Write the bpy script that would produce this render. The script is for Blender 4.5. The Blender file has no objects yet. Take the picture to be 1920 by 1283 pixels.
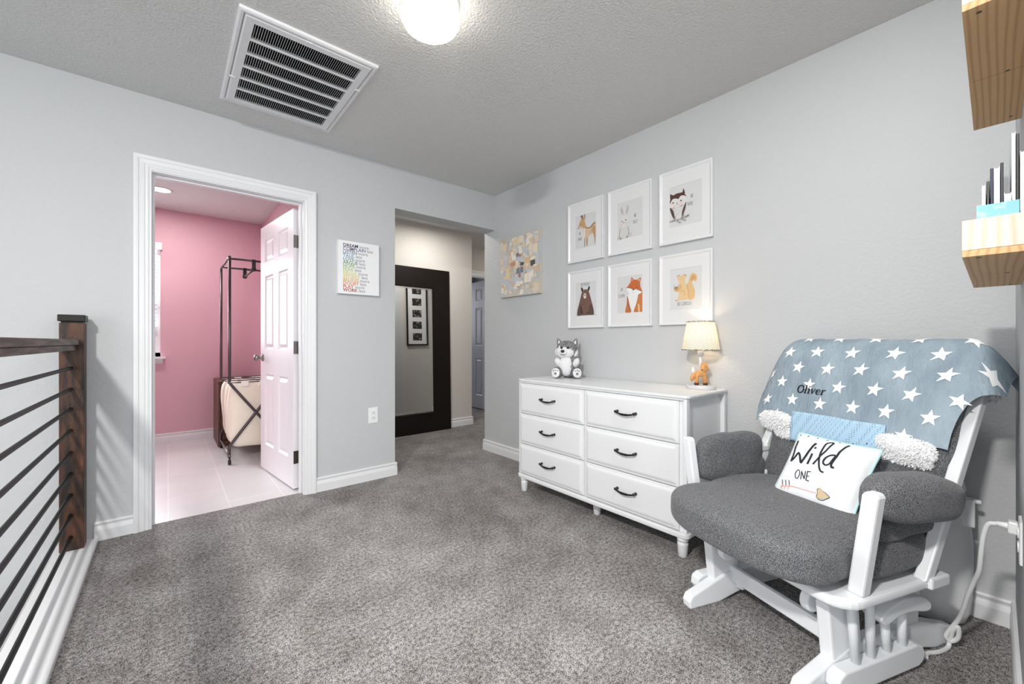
import bpy, bmesh, math, random
from mathutils import Vector, Matrix, noise
random.seed(7)
SC=bpy.context.scene
COL=SC.collection
H=1.06; CEIL=2.455; YA=3.09; XB=2.39; YC=-0.05
PI=math.pi
# ---------------------------------------------------------------- materials
def lin(c):
    o=[]
    for x in c[:3]:
        x/=255.0
        o.append(x/12.92 if x<=0.04045 else ((x+0.055)/1.055)**2.4)
    return (o[0],o[1],o[2],1)
MATS={}
def nd(nt,t,**kw):
    n=nt.nodes.new(t)
    for k,v in kw.items():
        if k in ('op',): n.operation=v
        else: setattr(n,k,v)
    return n
def mat(name,col,rough=.5,metal=0,bump=0,bscale=100,bdetail=3,spec=.5,col2=None,cscale=50,cdetail=4,cmin=.35,cmax=.65,
        stretch=None,emis=None,estr=0,coat=0,sheen=0,trans=0,bdist=.01,alpha=None):
    m=bpy.data.materials.new(name); m.use_nodes=True
    nt=m.node_tree; b=nt.nodes['Principled BSDF']
    b.inputs['Base Color'].default_value=lin(col); b.inputs['Roughness'].default_value=rough
    b.inputs['Metallic'].default_value=metal; b.inputs['Specular IOR Level'].default_value=spec
    if coat: b.inputs['Coat Weight'].default_value=coat
    if sheen: b.inputs['Sheen Weight'].default_value=sheen
    if trans: b.inputs['Transmission Weight'].default_value=trans
    if emis: b.inputs['Emission Color'].default_value=lin(emis); b.inputs['Emission Strength'].default_value=estr
    tc=None
    if bump or col2:
        tc=nd(nt,'ShaderNodeTexCoord'); src=tc.outputs['Object']
        if stretch:
            mp=nd(nt,'ShaderNodeMapping'); mp.inputs['Scale'].default_value=stretch
            nt.links.new(src,mp.inputs['Vector']); src=mp.outputs['Vector']
    if col2:
        n=nd(nt,'ShaderNodeTexNoise'); n.inputs['Scale'].default_value=cscale; n.inputs['Detail'].default_value=cdetail
        nt.links.new(src,n.inputs['Vector'])
        r=nd(nt,'ShaderNodeValToRGB'); r.color_ramp.elements[0].position=cmin; r.color_ramp.elements[1].position=cmax
        r.color_ramp.elements[0].color=lin(col); r.color_ramp.elements[1].color=lin(col2)
        nt.links.new(n.outputs['Fac'],r.inputs['Fac']); nt.links.new(r.outputs['Color'],b.inputs['Base Color'])
    if bump:
        n=nd(nt,'ShaderNodeTexNoise'); n.inputs['Scale'].default_value=bscale; n.inputs['Detail'].default_value=bdetail
        nt.links.new(src,n.inputs['Vector'])
        bp=nd(nt,'ShaderNodeBump'); bp.inputs['Strength'].default_value=bump; bp.inputs['Distance'].default_value=bdist
        nt.links.new(n.outputs['Fac'],bp.inputs['Height']); nt.links.new(bp.outputs['Normal'],b.inputs['Normal'])
    MATS[name]=m
    return m
wallm=mat('wall_paint',(196,198,200),.75,bump=.35,bscale=70,bdetail=4,spec=.3,bdist=.006)
hallm=mat('hall_paint',(204,200,195),.75,bump=.3,bscale=70,bdetail=4,spec=.3,bdist=.006)
ceilm=mat('ceiling_paint',(220,220,219),.85,bump=.8,bscale=95,bdetail=5,spec=.2,bdist=.012)
pinkm=mat('pink_paint',(218,176,186),.6,bump=.25,bscale=70,spec=.35,bdist=.005)
bluem=mat('blue_paint',(40,75,130),.7)
trimm=mat('trim_white',(228,229,231),.32)
whitem=mat('white_lacquer',(229,231,233),.35)
chairw=mat('chair_white',(235,238,241),.38)
doorm=mat('door_white',(235,234,238),.38)
nickel=mat('satin_nickel',(150,147,142),.35,metal=1)
brass=mat('old_bronze',(92,88,78),.4,metal=1)
blackmet=mat('black_metal',(11,11,12),.5,spec=.3)
gun=mat('gunmetal_tube',(92,86,88),.35,metal=.85)
dark=mat('dark_gap',(8,8,9),.8)
blackp=mat('black_plastic',(20,20,22),.45)
chrome=mat('pewter',(70,66,62),.22,metal=1)
mirrorm=mat('mirror_glass',(235,238,240),.015,metal=1)
espresso=mat('espresso_wood',(13,9,8),.4,spec=.3,col2=(24,15,12),cscale=12,stretch=(1,1,14))
tubm=mat('white_plastic',(234,236,238),.35)
cordm=mat('white_cord',(226,227,228),.4)
platem=mat('outlet_white',(238,239,240),.3)
def postmat():
    m=mat('stained_wood',(24,13,8),.5,col2=(104,62,36),cscale=11,cdetail=7,cmin=.36,cmax=.78,stretch=(3.5,3.5,.55),bump=.3,bscale=60)
    return m
stain=postmat()
railw=mat('stained_rail',(52,38,32),.5,col2=(128,112,102),cscale=10,cdetail=6,cmin=.4,cmax=.8,stretch=(6,.5,6),bump=.25,bscale=60)
def pine(name,c1,c2,stretch=(.7,11,11)):
    m=bpy.data.materials.new(name); m.use_nodes=True; nt=m.node_tree; b=nt.nodes['Principled BSDF']; b.inputs['Roughness'].default_value=.55
    tc=nd(nt,'ShaderNodeTexCoord'); mp=nd(nt,'ShaderNodeMapping'); mp.inputs['Scale'].default_value=stretch
    nt.links.new(tc.outputs['Object'],mp.inputs['Vector'])
    w=nd(nt,'ShaderNodeTexWave'); w.inputs['Scale'].default_value=2.2; w.inputs['Distortion'].default_value=6; w.inputs['Detail'].default_value=2; w.inputs['Detail Scale'].default_value=.7
    w.bands_direction='Y'
    nt.links.new(mp.outputs['Vector'],w.inputs['Vector'])
    r=nd(nt,'ShaderNodeValToRGB'); r.color_ramp.elements[0].position=.45; r.color_ramp.elements[1].position=1.0
    r.color_ramp.elements[0].color=lin(c1); r.color_ramp.elements[1].color=lin(c2)
    nt.links.new(w.outputs['Fac'],r.inputs['Fac']); nt.links.new(r.outputs['Color'],b.inputs['Base Color'])
    MATS[name]=m; return m
pineA=pine('pine',(206,168,118),(184,142,94))
pineB=pine('pine_pale',(224,210,192),(208,186,162),(.7,8,2))
hamper=mat('brown_panel',(88,56,46),.5,col2=(104,70,58),cscale=8,stretch=(6,6,.6))
# carpet
def carpet():
    m=bpy.data.materials.new('carpet'); m.use_nodes=True; nt=m.node_tree; b=nt.nodes['Principled BSDF']
    b.inputs['Roughness'].default_value=.95; b.inputs['Specular IOR Level'].default_value=.1
    tc=nd(nt,'ShaderNodeTexCoord')
    def N(s,d,rough=.6):
        n=nd(nt,'ShaderNodeTexNoise'); n.inputs['Scale'].default_value=s; n.inputs['Detail'].default_value=d; n.inputs['Roughness'].default_value=rough
        nt.links.new(tc.outputs['Object'],n.inputs['Vector']); return n
    fine=N(260,2); mid=N(70,3); big=N(1.7,4,.62); nap=N(7,3)
    r=nd(nt,'ShaderNodeValToRGB'); r.color_ramp.elements[0].position=.40; r.color_ramp.elements[1].position=.61
    r.color_ramp.elements[0].color=lin((76,73,73)); r.color_ramp.elements[1].color=lin((216,213,212))
    mx=nd(nt,'ShaderNodeMix',data_type='FLOAT'); mx.inputs[0].default_value=.35
    nt.links.new(fine.outputs['Fac'],mx.inputs[2]); nt.links.new(mid.outputs['Fac'],mx.inputs[3])
    nt.links.new(mx.outputs[0],r.inputs['Fac'])
    r2=nd(nt,'ShaderNodeValToRGB'); r2.color_ramp.elements[0].position=.38; r2.color_ramp.elements[1].position=.62
    r2.color_ramp.elements[0].color=(.66,.64,.63,1); r2.color_ramp.elements[1].color=(1.08,1.08,1.08,1)
    ad=nd(nt,'ShaderNodeMix',data_type='FLOAT'); ad.inputs[0].default_value=.4
    nt.links.new(big.outputs['Fac'],ad.inputs[2]); nt.links.new(nap.outputs['Fac'],ad.inputs[3])
    nt.links.new(ad.outputs[0],r2.inputs['Fac'])
    mu=nd(nt,'ShaderNodeMix',data_type='RGBA',blend_type='MULTIPLY'); mu.inputs[0].default_value=1
    nt.links.new(r.outputs['Color'],mu.inputs[6]); nt.links.new(r2.outputs['Color'],mu.inputs[7])
    nt.links.new(mu.outputs[2],b.inputs['Base Color'])
    bp=nd(nt,'ShaderNodeBump'); bp.inputs['Strength'].default_value=.9; bp.inputs['Distance'].default_value=.012
    nt.links.new(mx.outputs[0],bp.inputs['Height']); nt.links.new(bp.outputs['Normal'],b.inputs['Normal'])
    return m
carpetm=carpet()
def tile():
    m=bpy.data.materials.new('tile'); m.use_nodes=True; nt=m.node_tree; b=nt.nodes['Principled BSDF']; b.inputs['Roughness'].default_value=.35
    tc=nd(nt,'ShaderNodeTexCoord'); mp=nd(nt,'ShaderNodeMapping'); mp.inputs['Location'].default_value=(.24,.0,0); mp.inputs['Rotation'].default_value=(0,0,PI/2)
    nt.links.new(tc.outputs['Object'],mp.inputs['Vector'])
    br=nd(nt,'ShaderNodeTexBrick'); br.offset=.5; br.inputs['Scale'].default_value=1; br.inputs['Brick Width'].default_value=.61; br.inputs['Row Height'].default_value=.305
    br.inputs['Mortar Size'].default_value=.003; br.inputs['Mortar Smooth'].default_value=.3
    br.inputs['Color1'].default_value=lin((222,222,223)); br.inputs['Color2'].default_value=lin((216,216,218)); br.inputs['Mortar'].default_value=lin((240,239,238))
    n=nd(nt,'ShaderNodeTexNoise'); n.inputs['Scale'].default_value=4; n.inputs['Detail'].default_value=5
    nt.links.new(tc.outputs['Object'],n.inputs['Vector'])
    r=nd(nt,'ShaderNodeValToRGB'); r.color_ramp.elements[0].color=(.86,.85,.85,1); r.color_ramp.elements[1].color=(1,1,1,1)
    nt.links.new(n.outputs['Fac'],r.inputs['Fac'])
    nt.links.new(mp.outputs['Vector'],br.inputs['Vector'])
    mu=nd(nt,'ShaderNodeMix',data_type='RGBA',blend_type='MULTIPLY'); mu.inputs[0].default_value=1
    nt.links.new(br.outputs['Color'],mu.inputs[6]); nt.links.new(r.outputs['Color'],mu.inputs[7])
    nt.links.new(mu.outputs[2],b.inputs['Base Color'])
    return m
tilem=tile()
fabric=mat('charcoal_fabric',(48,50,54),.95,col2=(140,141,144),cscale=560,cdetail=2,cmin=.41,cmax=.61,bump=.3,bscale=600,spec=.1,bdist=.002,sheen=.15)
starfab=mat('muslin_blue',(138,154,166),.9,col2=(160,176,187),cscale=8,bump=.8,bscale=60,bdetail=4,spec=.05,bdist=.008,stretch=(1.6,1.6,.35))
starwh=mat('muslin_star',(240,242,243),.9,bump=.4,bscale=120,spec=.1,bdist=.003)
ink=mat('navy_thread',(22,24,38),.8)
fleece=mat('fleece',(249,249,250),.95,bump=.25,bscale=140,bdist=.003,spec=.05,sheen=.4)
def knit():
    m=bpy.data.materials.new('blue_knit'); m.use_nodes=True; nt=m.node_tree; b=nt.nodes['Principled BSDF']; b.inputs['Roughness'].default_value=.9
    tc=nd(nt,'ShaderNodeTexCoord'); v=nd(nt,'ShaderNodeTexVoronoi'); v.inputs['Scale'].default_value=130; v.inputs['Randomness'].default_value=.15
    nt.links.new(tc.outputs['Object'],v.inputs['Vector'])
    r=nd(nt,'ShaderNodeValToRGB'); r.color_ramp.elements[0].position=.15; r.color_ramp.elements[1].position=.36
    r.color_ramp.elements[0].color=lin((96,130,160)); r.color_ramp.elements[1].color=lin((176,208,230))
    nt.links.new(v.outputs['Distance'],r.inputs['Fac']); nt.links.new(r.outputs['Color'],b.inputs['Base Color'])
    return m
knitm=knit()
pillowm=mat('pillow_white',(236,240,243),.85,bump=.25,bscale=25,spec=.15,bdist=.006)
aqua=mat('aqua_piping',(186,222,226),.8)
inkblk=mat('ink_black',(30,34,42),.8); inkpink=mat('ink_coral',(240,150,145),.8); inktan=mat('ink_tan',(206,186,150),.8); inkgrey=mat('ink_grey',(110,110,112),.8)
canvasb=mat('bag_canvas',(240,234,218),.9,bump=.4,bscale=40,bdist=.01)
paper=mat('paper',(228,229,230),.8); papergrey=mat('print_paper',(216,217,218),.8)
frosted=mat('frosted_edge',(225,228,230),.3)
def glassm():
    m=bpy.data.materials.new('clear_glass'); m.use_nodes=True; nt=m.node_tree
    for n in list(nt.nodes): nt.nodes.remove(n)
    o=nd(nt,'ShaderNodeOutputMaterial'); t=nd(nt,'ShaderNodeBsdfTransparent'); g=nd(nt,'ShaderNodeBsdfGlossy'); g.inputs['Roughness'].default_value=.01
    f=nd(nt,'ShaderNodeFresnel'); ge=nd(nt,'ShaderNodeNewGeometry'); mr_=nd(nt,'ShaderNodeMapRange'); mr_.inputs[3].default_value=1.45; mr_.inputs[4].default_value=1/1.45
    nt.links.new(ge.outputs['Backfacing'],mr_.inputs[0]); nt.links.new(mr_.outputs[0],f.inputs['IOR']); mx=nd(nt,'ShaderNodeMixShader')
    nt.links.new(f.outputs[0],mx.inputs[0]); nt.links.new(t.outputs[0],mx.inputs[1]); nt.links.new(g.outputs[0],mx.inputs[2]); nt.links.new(mx.outputs[0],o.inputs[0])
    return m
glass=glassm()
def emit(name,col,s):
    m=bpy.data.materials.new(name); m.use_nodes=True; nt=m.node_tree; b=nt.nodes['Principled BSDF']
    b.inputs['Base Color'].default_value=lin(col); b.inputs['Emission Color'].default_value=lin(col); b.inputs['Emission Strength'].default_value=s
    return m
globem=emit('lamp_globe',(255,247,232),7.0)
downm=emit('downlight_lens',(255,248,242),9.0)
bulbm=emit('bulb_glow',(255,220,165),4.0)
def shadem():
    m=bpy.data.materials.new('lamp_shade'); m.use_nodes=True; nt=m.node_tree
    for n in list(nt.nodes): nt.nodes.remove(n)
    o=nd(nt,'ShaderNodeOutputMaterial'); d=nd(nt,'ShaderNodeBsdfDiffuse'); t=nd(nt,'ShaderNodeBsdfTranslucent'); mx=nd(nt,'ShaderNodeMixShader'); mx.inputs[0].default_value=.30
    tc=nd(nt,'ShaderNodeTexCoord'); sep=nd(nt,'ShaderNodeSeparateXYZ'); nt.links.new(tc.outputs['UV'],sep.inputs[0])
    def M(op,a,b=None):
        n=nd(nt,'ShaderNodeMath',op=op)
        for i,x in enumerate((a,b)):
            if x is None: continue
            if isinstance(x,(int,float)): n.inputs[i].default_value=x
            else: nt.links.new(x,n.inputs[i])
        return n.outputs[0]
    zz=M('PINGPONG',M('MULTIPLY',sep.outputs[0],22),.5)
    st=M('FRACT',M('ADD',M('MULTIPLY',sep.outputs[1],15),M('MULTIPLY',zz,2.2)))
    ln=M('LESS_THAN',st,.30)
    cm=nd(nt,'ShaderNodeMix',data_type='RGBA'); nt.links.new(ln,cm.inputs[0]); cm.inputs[6].default_value=lin((250,246,234)); cm.inputs[7].default_value=lin((138,126,108))
    nt.links.new(cm.outputs[2],d.inputs[0]); nt.links.new(cm.outputs[2],t.inputs[0])
    nt.links.new(d.outputs[0],mx.inputs[1]); nt.links.new(t.outputs[0],mx.inputs[2]); nt.links.new(mx.outputs[0],o.inputs[0])
    return m
shade=shadem()
bandm=mat('shade_stitch',(90,84,78),.9,col2=(220,212,200),cscale=160,cmin=.45,cmax=.55)
furg=mat('grey_fur',(112,112,116),.95,col2=(152,152,156),cscale=60,bump=.9,bscale=220,bdist=.006,spec=.1)
furw=mat('white_fur',(238,238,240),.95,bump=.8,bscale=220,bdist=.006,spec=.1)
foxm=mat('fox_wood',(206,146,88),.5,col2=(222,166,106),cscale=20)
foxw=mat('fox_white',(245,240,232),.6)
lampbase=mat('lamp_base',(206,206,208),.4)
def plain(name,c,r=.7): return MATS.get(name) or mat(name,c,r)
# ---------------------------------------------------------------- mesh builder
ORI={}
class MB:
    def __init__(s): s.v=[]; s.f=[]; s.m=[]; s.sm=[]; s.uv={}
    def add(s,vs,fs,mi=0,smooth=False,M=None):
        o=len(s.v)
        for p in vs:
            p=Vector(p)
            s.v.append(M@p if M else p)
        for f in fs:
            s.f.append([i+o for i in f]); s.m.append(mi); s.sm.append(smooth)
        return s
    def box(s,x0,x1,y0,y1,z0,z1,mi=0,M=None):
        if x1<x0:x0,x1=x1,x0
        if y1<y0:y0,y1=y1,y0
        if z1<z0:z0,z1=z1,z0
        v=[(x,y,z) for x in(x0,x1) for y in(y0,y1) for z in(z0,z1)]
        return s.add(v,[(0,1,3,2),(4,6,7,5),(0,4,5,1),(2,3,7,6),(0,2,6,4),(1,5,7,3)],mi,False,M)
    def prism(s,pts,lo,hi,P,mi=0,smooth=False):
        """polygon pts (u,v) extruded h lo..hi, P(u,v,h)->xyz"""
        n=len(pts); v=[P(u,w,lo) for u,w in pts]+[P(u,w,hi) for u,w in pts]
        f=[list(range(n))[::-1],list(range(n,2*n))]
        o=len(s.v); s.add(v,f,mi,False)
        for i in range(n):
            j=(i+1)%n
            s.f.append([o+i,o+j,o+n+j,o+n+i]); s.m.append(mi); s.sm.append(smooth)
        return s
    def tube(s,path,r,n=10,mi=0,closed=False,caps=True,flat=1.0):
        P=[Vector(p) for p in path]; k=len(P); rs=r if isinstance(r,(list,tuple)) else [r]*k
        T=[]
        for i in range(k):
            a=P[(i-1)%k] if (closed or i>0) else P[i]; b=P[(i+1)%k] if (closed or i<k-1) else P[i]
            t=(b-a); T.append(t.normalized() if t.length>1e-9 else Vector((0,0,1)))
        up=Vector((0,0,1)) if abs(T[0].z)<.9 else Vector((1,0,0))
        N=(up-T[0]*up.dot(T[0])).normalized(); vs=[]
        for i in range(k):
            N=(N-T[i]*N.dot(T[i])).normalized(); B=T[i].cross(N)
            for j in range(n):
                a=2*PI*j/n; vs.append(P[i]+(N*math.cos(a)*flat+B*math.sin(a))*rs[i])
        fs=[]
        for i in range(k if closed else k-1):
            for j in range(n):
                a=i*n+j; b=i*n+(j+1)%n; c=((i+1)%k)*n+(j+1)%n; d=((i+1)%k)*n+j
                fs.append((a,b,c,d))
        if caps and not closed:
            fs.append(tuple(range(n))[::-1]); fs.append(tuple(range((k-1)*n,k*n)))
        return s.add(vs,fs,mi,True)
    def lathe(s,prof,c=(0,0,0),n=24,mi=0,sx=1,sy=1,M=None,smooth=True):
        vs=[];fs=[];c=Vector(c); k=len(prof)
        for r,z in prof:
            for j in range(n):
                a=2*PI*j/n; p=Vector((r*sx*math.cos(a),r*sy*math.sin(a),z))
                vs.append((M@p if M else p)+c)
        for i in range(k-1):
            for j in range(n):
                fs.append((i*n+j,i*n+(j+1)%n,(i+1)*n+(j+1)%n,(i+1)*n+j))
        if prof[0][0]>1e-5: fs.append(tuple(range(n))[::-1])
        if prof[-1][0]>1e-5: fs.append(tuple(range((k-1)*n,k*n)))
        return s.add(vs,fs,mi,smooth)
    def rbox(s,c,h,p=4,n=12,fn=None,mi=0,M=None):
        vs=[];fs=[];idx={}
        def key(q): return (round(q[0],5),round(q[1],5),round(q[2],5))
        for ax in range(3):
            for sg in(-1,1):
                g=[[None]*(n+1) for _ in range(n+1)]
                for i in range(n+1):
                    for j in range(n+1):
                        a=math.tan((-1+2*i/n)*PI/4); b=math.tan((-1+2*j/n)*PI/4)
                        q=[0,0,0]; q[ax]=sg; q[(ax+1)%3]=a; q[(ax+2)%3]=b
                        k=key(q)
                        if k not in idx:
                            l=(abs(q[0])**p+abs(q[1])**p+abs(q[2])**p)**(1/p)
                            u=Vector((q[0]/l,q[1]/l,q[2]/l))
                            w=Vector((u.x*h[0],u.y*h[1],u.z*h[2]))
                            if fn: w=Vector(fn(w,u))
                            if M: w=M@w
                            idx[k]=len(vs); vs.append(w+Vector(c))
                        g[i][j]=idx[k]
                for i in range(n):
                    for j in range(n):
                        f=(g[i][j],g[i+1][j],g[i+1][j+1],g[i][j+1]); fs.append(f if sg>0 else f[::-1])
        return s.add(vs,fs,mi,True)
    def ball(s,c,r,n=8,mi=0,M=None,fn=None):
        h=(r,r,r) if isinstance(r,(int,float)) else r
        return s.rbox(c,h,2,n,fn,mi,M)
    def grid(s,fn,nu,nv,mi=0,smooth=True,uv=False):
        vs=[fn(i/nu,j/nv) for i in range(nu+1) for j in range(nv+1)]
        fs=[(i*(nv+1)+j,(i+1)*(nv+1)+j,(i+1)*(nv+1)+j+1,i*(nv+1)+j+1) for i in range(nu) for j in range(nv)]
        o=len(s.v)
        if uv:
            for i in range(nu+1):
                for j in range(nv+1): s.uv[o+i*(nv+1)+j]=(i/nu,j/nv)
        return s.add(vs,fs,mi,smooth)
    def rings(s,rect,prof,P,mi=0,cap=True,open_bottom=False,smooth=False):
        """rect (u0,u1,v0,v1); prof [(inset,height)]; mitred frame / raised panel"""
        u0,u1,v0,v1=rect; vs=[]
        for ins,h in prof:
            if open_bottom: q=[(u0+ins,v0),(u0+ins,v1-ins),(u1-ins,v1-ins),(u1-ins,v0)]
            else: q=[(u0+ins,v0+ins),(u0+ins,v1-ins),(u1-ins,v1-ins),(u1-ins,v0+ins)]
            vs+=[P(u,w,h) for u,w in q]
        fs=[]
        for i in range(len(prof)-1):
            for j in range(3 if open_bottom else 4):
                k=(j+1)%4; fs.append((i*4+j,i*4+k,(i+1)*4+k,(i+1)*4+j))
        if cap: e=(len(prof)-1)*4; fs.append((e,e+1,e+2,e+3))
        return s.add(vs,fs,mi,smooth)
    def ribbon(s,pts,w,P,mi=0,closed=False,h=0):
        """flat stroke along pts (u,v) of width w (or list) mapped by P(u,v,h)"""
        n=len(pts); ws=w if isinstance(w,(list,tuple)) else [w]*n; vs=[]
        for i in range(n):
            a=pts[(i-1)%n] if (closed or i>0) else pts[i]; b=pts[(i+1)%n] if (closed or i<n-1) else pts[i]
            dx,dy=b[0]-a[0],b[1]-a[1]; l=math.hypot(dx,dy) or 1
            nx,ny=-dy/l*ws[i]/2,dx/l*ws[i]/2
            vs+=[P(pts[i][0]+nx,pts[i][1]+ny,h),P(pts[i][0]-nx,pts[i][1]-ny,h)]
        fs=[(2*i,2*i+1,2*((i+1)%n)+1,2*((i+1)%n)) for i in range(n if closed else n-1)]
        return s.add(vs,fs,mi,False)
    def poly(s,pts,P,mi=0,h=0):
        return s.add([P(u,v,h) for u,v in pts],[tuple(range(len(pts)))],mi,False)
    def text(s,body,size,P,mi=0,h=0,sx=1.0,bold=0,align='LEFT'):
        cu=bpy.data.curves.new('tmp','FONT'); cu.body=body; cu.size=size; cu.align_x=align; cu.offset=bold; cu.resolution_u=3
        ob=bpy.data.objects.new('tmp',cu); COL.objects.link(ob)
        dg=bpy.context.evaluated_depsgraph_get(); me=ob.evaluated_get(dg).to_mesh()
        vs=[P(v.co.x*sx,v.co.y,h) for v in me.vertices]; fs=[tuple(p.vertices) for p in me.polygons]
        w=max([v.co.x for v in me.vertices] or [0])*sx
        ob.evaluated_get(dg).to_mesh_clear(); bpy.data.objects.remove(ob); bpy.data.curves.remove(cu)
        s.add(vs,fs,mi,False); return w
    def build(s,name,mats,parent=None,bevel=0,seg=2,subsurf=0,local=False,recalc=True,solid=0,origin=None):
        off=Vector((0,0,0))
        if origin is not None: off=Vector(origin)
        elif parent is not None and not local: off=Vector(ORI.get(parent,(0,0,0)))
        me=bpy.data.meshes.new(name)
        me.from_pydata([tuple(p-off) for p in s.v],[],s.f); me.update()
        if not isinstance(mats,(list,tuple)): mats=[mats]
        for m in mats: me.materials.append(m)
        for p,mi,sm in zip(me.polygons,s.m,s.sm): p.material_index=mi; p.use_smooth=sm
        if s.uv:
            ul=me.uv_layers.new(name='UVMap')
            for l in me.loops: ul.data[l.index].uv=s.uv.get(l.vertex_index,(0,0))
        if recalc:
            bm=bmesh.new(); bm.from_mesh(me); bmesh.ops.recalc_face_normals(bm,faces=bm.faces); bm.to_mesh(me); bm.free()
        o=bpy.data.objects.new(name,me); COL.objects.link(o)
        if origin is not None: o.location=off; ORI[o]=tuple(off)
        if parent is not None: o.parent=parent; ORI[o]=ORI.get(parent,(0,0,0))
        if solid:
            md=o.modifiers.new('solid','SOLIDIFY'); md.thickness=solid; md.offset=0
        if bevel:
            md=o.modifiers.new('bevel','BEVEL'); md.width=bevel; md.segments=seg; md.limit_method='ANGLE'; md.angle_limit=math.radians(40)
        if subsurf:
            md=o.modifiers.new('sub','SUBSURF'); md.levels=subsurf; md.render_levels=subsurf
        return o
def empty(name,loc,label,cat,rz=0,group=None):
    o=bpy.data.objects.new(name,None); COL.objects.link(o); o.location=loc; o.rotation_euler=(0,0,rz); o.empty_display_size=.1
    ORI[o]=tuple(loc); return tag(o,label,cat,group)
def tag(o,label,cat,group=None,kind=None):
    o['label']=label; o['category']=cat
    if group:o['group']=group
    if kind:o['kind']=kind
    return o
def struct(o): o['kind']='structure'; return o
def smooth_path(pts,n=6,closed=False):
    P=[Vector(p) for p in pts]; k=len(P); out=[]
    rng=range(k) if closed else range(k-1)
    for i in rng:
        p0=P[(i-1)%k] if closed or i>0 else P[i]; p1=P[i]; p2=P[(i+1)%k]; p3=P[(i+2)%k] if closed or i<k-2 else P[(i+1)%k]
        for j in range(n):
            t=j/n
            out.append(.5*((2*p1)+(p2-p0)*t+(2*p0-5*p1+4*p2-p3)*t*t+(3*p1-p0-3*p2+p3)*t**3))
    if not closed: out.append(P[-1])
    return out
def sp2(pts,n=6,closed=False):
    return [(p[0],p[1]) for p in smooth_path([(a,b,0) for a,b in pts],n,closed)]
def circ(u,v,r,n=14,ry=None):
    ry=ry or r
    return [(u+r*math.cos(2*PI*i/n),v+ry*math.sin(2*PI*i/n)) for i in range(n)]
def PA(u,v,h): return (u,YA-h,v)
def PBw(u,v,h): return (XB-h,-u,v)      # u to the right as seen = -Y
# ---------------------------------------------------------------- camera
cam=bpy.data.cameras.new('camera'); co=bpy.data.objects.new('camera',cam); COL.objects.link(co)
cam.sensor_width=36; cam.lens=36*764/1920; cam.clip_start=.01
co.location=(0,0,H); co.rotation_euler=(PI/2,0,-math.radians(40.17)); SC.camera=co
# ---------------------------------------------------------------- shell
def S(mb,name,m,**k): return struct(mb.build(name,m,**k))
S(MB().box(-.284,2.41,-2.2,3.15,-.25,0).box(1.385,4.7,3.15,7.2,-.25,0),'floor',carpetm)
S(MB().box(-1.7,.85,3.15,5.62,-.25,.001),'floor_laundry',tilem)
S(MB().box(-3.3,4.8,-2.2,7.3,CEIL,CEIL+.1),'ceiling',ceilm)
S(MB().box(-3.3,-.09,YA,YA+.115,-2.8,CEIL).box(.735,1.385,YA,YA+.115,-.25,CEIL).box(-.09,.735,YA,YA+.115,2.05,CEIL).box(1.385,XB,YA,3.25,2.13,CEIL),'wall_left',wallm)
S(MB().box(XB,XB+.12,-.2,3.25,-.25,CEIL),'wall_right',wallm)
S(MB().box(1.17,XB,YC-.1,YC,-.25,CEIL),'wall_near',wallm)
S(MB().box(-3.4,-3.3,-2.2,YA,-2.8,CEIL),'wall_stairwell',wallm)
S(MB().box(-3.3,-.30,-2.2,YA,-2.85,-2.8),'floor_stairwell',carpetm)
S(MB().box(-.42,-.30,-2.2,YA,-2.8,-.02),'wall_stairside',wallm)
# laundry room, pink
LY=5.62
S(MB().box(-1.7,-.95,LY,LY+.1,0,CEIL).box(-.06,.91,LY,LY+.1,0,CEIL).box(-.95,-.06,LY,LY+.1,0,.90).box(-.95,-.06,LY,LY+.1,2.10,CEIL),'wall_laundry_back',pinkm)
S(MB().box(.85,.9,3.205,LY,0,CEIL),'wall_laundry_right',pinkm)
S(MB().box(-1.75,-1.7,3.205,LY,0,CEIL),'wall_laundry_left',pinkm)
S(MB().box(-1.7,-.09,3.205,3.21,0,CEIL).box(-.09,.735,3.205,3.21,2.05,CEIL).box(.735,.85,3.205,3.21,0,CEIL),'wall_laundry_front',pinkm)
# hall
S(MB().box(.95,3.0,4.36,4.46,0,CEIL),'wall_hall_back',hallm)
S(MB().box(.9,.96,3.205,4.36,0,CEIL),'wall_hall_left',hallm)
S(MB().box(2.9,3.0,4.46,4.98,0,CEIL).box(3.0,3.03,4.98,5.08,0,CEIL).box(3.80,4.6,4.98,5.08,0,CEIL).box(3.03,3.80,4.98,5.08,2.05,CEIL),'wall_hall_side',hallm)
S(MB().box(XB+.12,4.6,3.15,3.25,0,CEIL),'wall_hall_front',hallm)
S(MB().box(4.6,4.7,3.15,7.2,0,CEIL),'wall_hall_end',hallm)
S(MB().box(2.2,4.6,7.1,7.2,0,CEIL).box(2.2,2.25,5.08,7.1,0,CEIL),'wall_bedroom',bluem)
# baseboards
BP=[(0,0),(.014,0),(.0145,.055),(.011,.068),(.008,.076),(.008,.082),(.012,.088),(.013,.094),(.009,.1),(0,.101)]
def baseboard(name,segs):
    mb=MB()
    for (x0,y0),(x1,y1),(nx,ny) in segs:
        k=len(BP); vs=[(x0+nx*d,y0+ny*d,z) for d,z in BP]+[(x1+nx*d,y1+ny*d,z) for d,z in BP]
        fs=[(i,i+1,k+i+1,k+i) for i in range(k-1)]+[tuple(range(k))[::-1],tuple(range(k,2*k))]
        mb.add(vs,fs)
    return S(mb,name,trimm)
baseboard('baseboard_left',[((-.30,YA),(-.147,YA),(0,-1)),((.797,YA),(1.399,YA),(0,-1)),((1.385,YA-.014),(1.385,YA+.115),(1,0))])
baseboard('baseboard_right',[((XB,YC),(XB,3.264),(-1,0)),((XB-.014,3.25),(3.6,3.25),(0,1))])
baseboard('baseboard_near',[((1.17,YC),(XB,YC),(0,1))])
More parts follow.
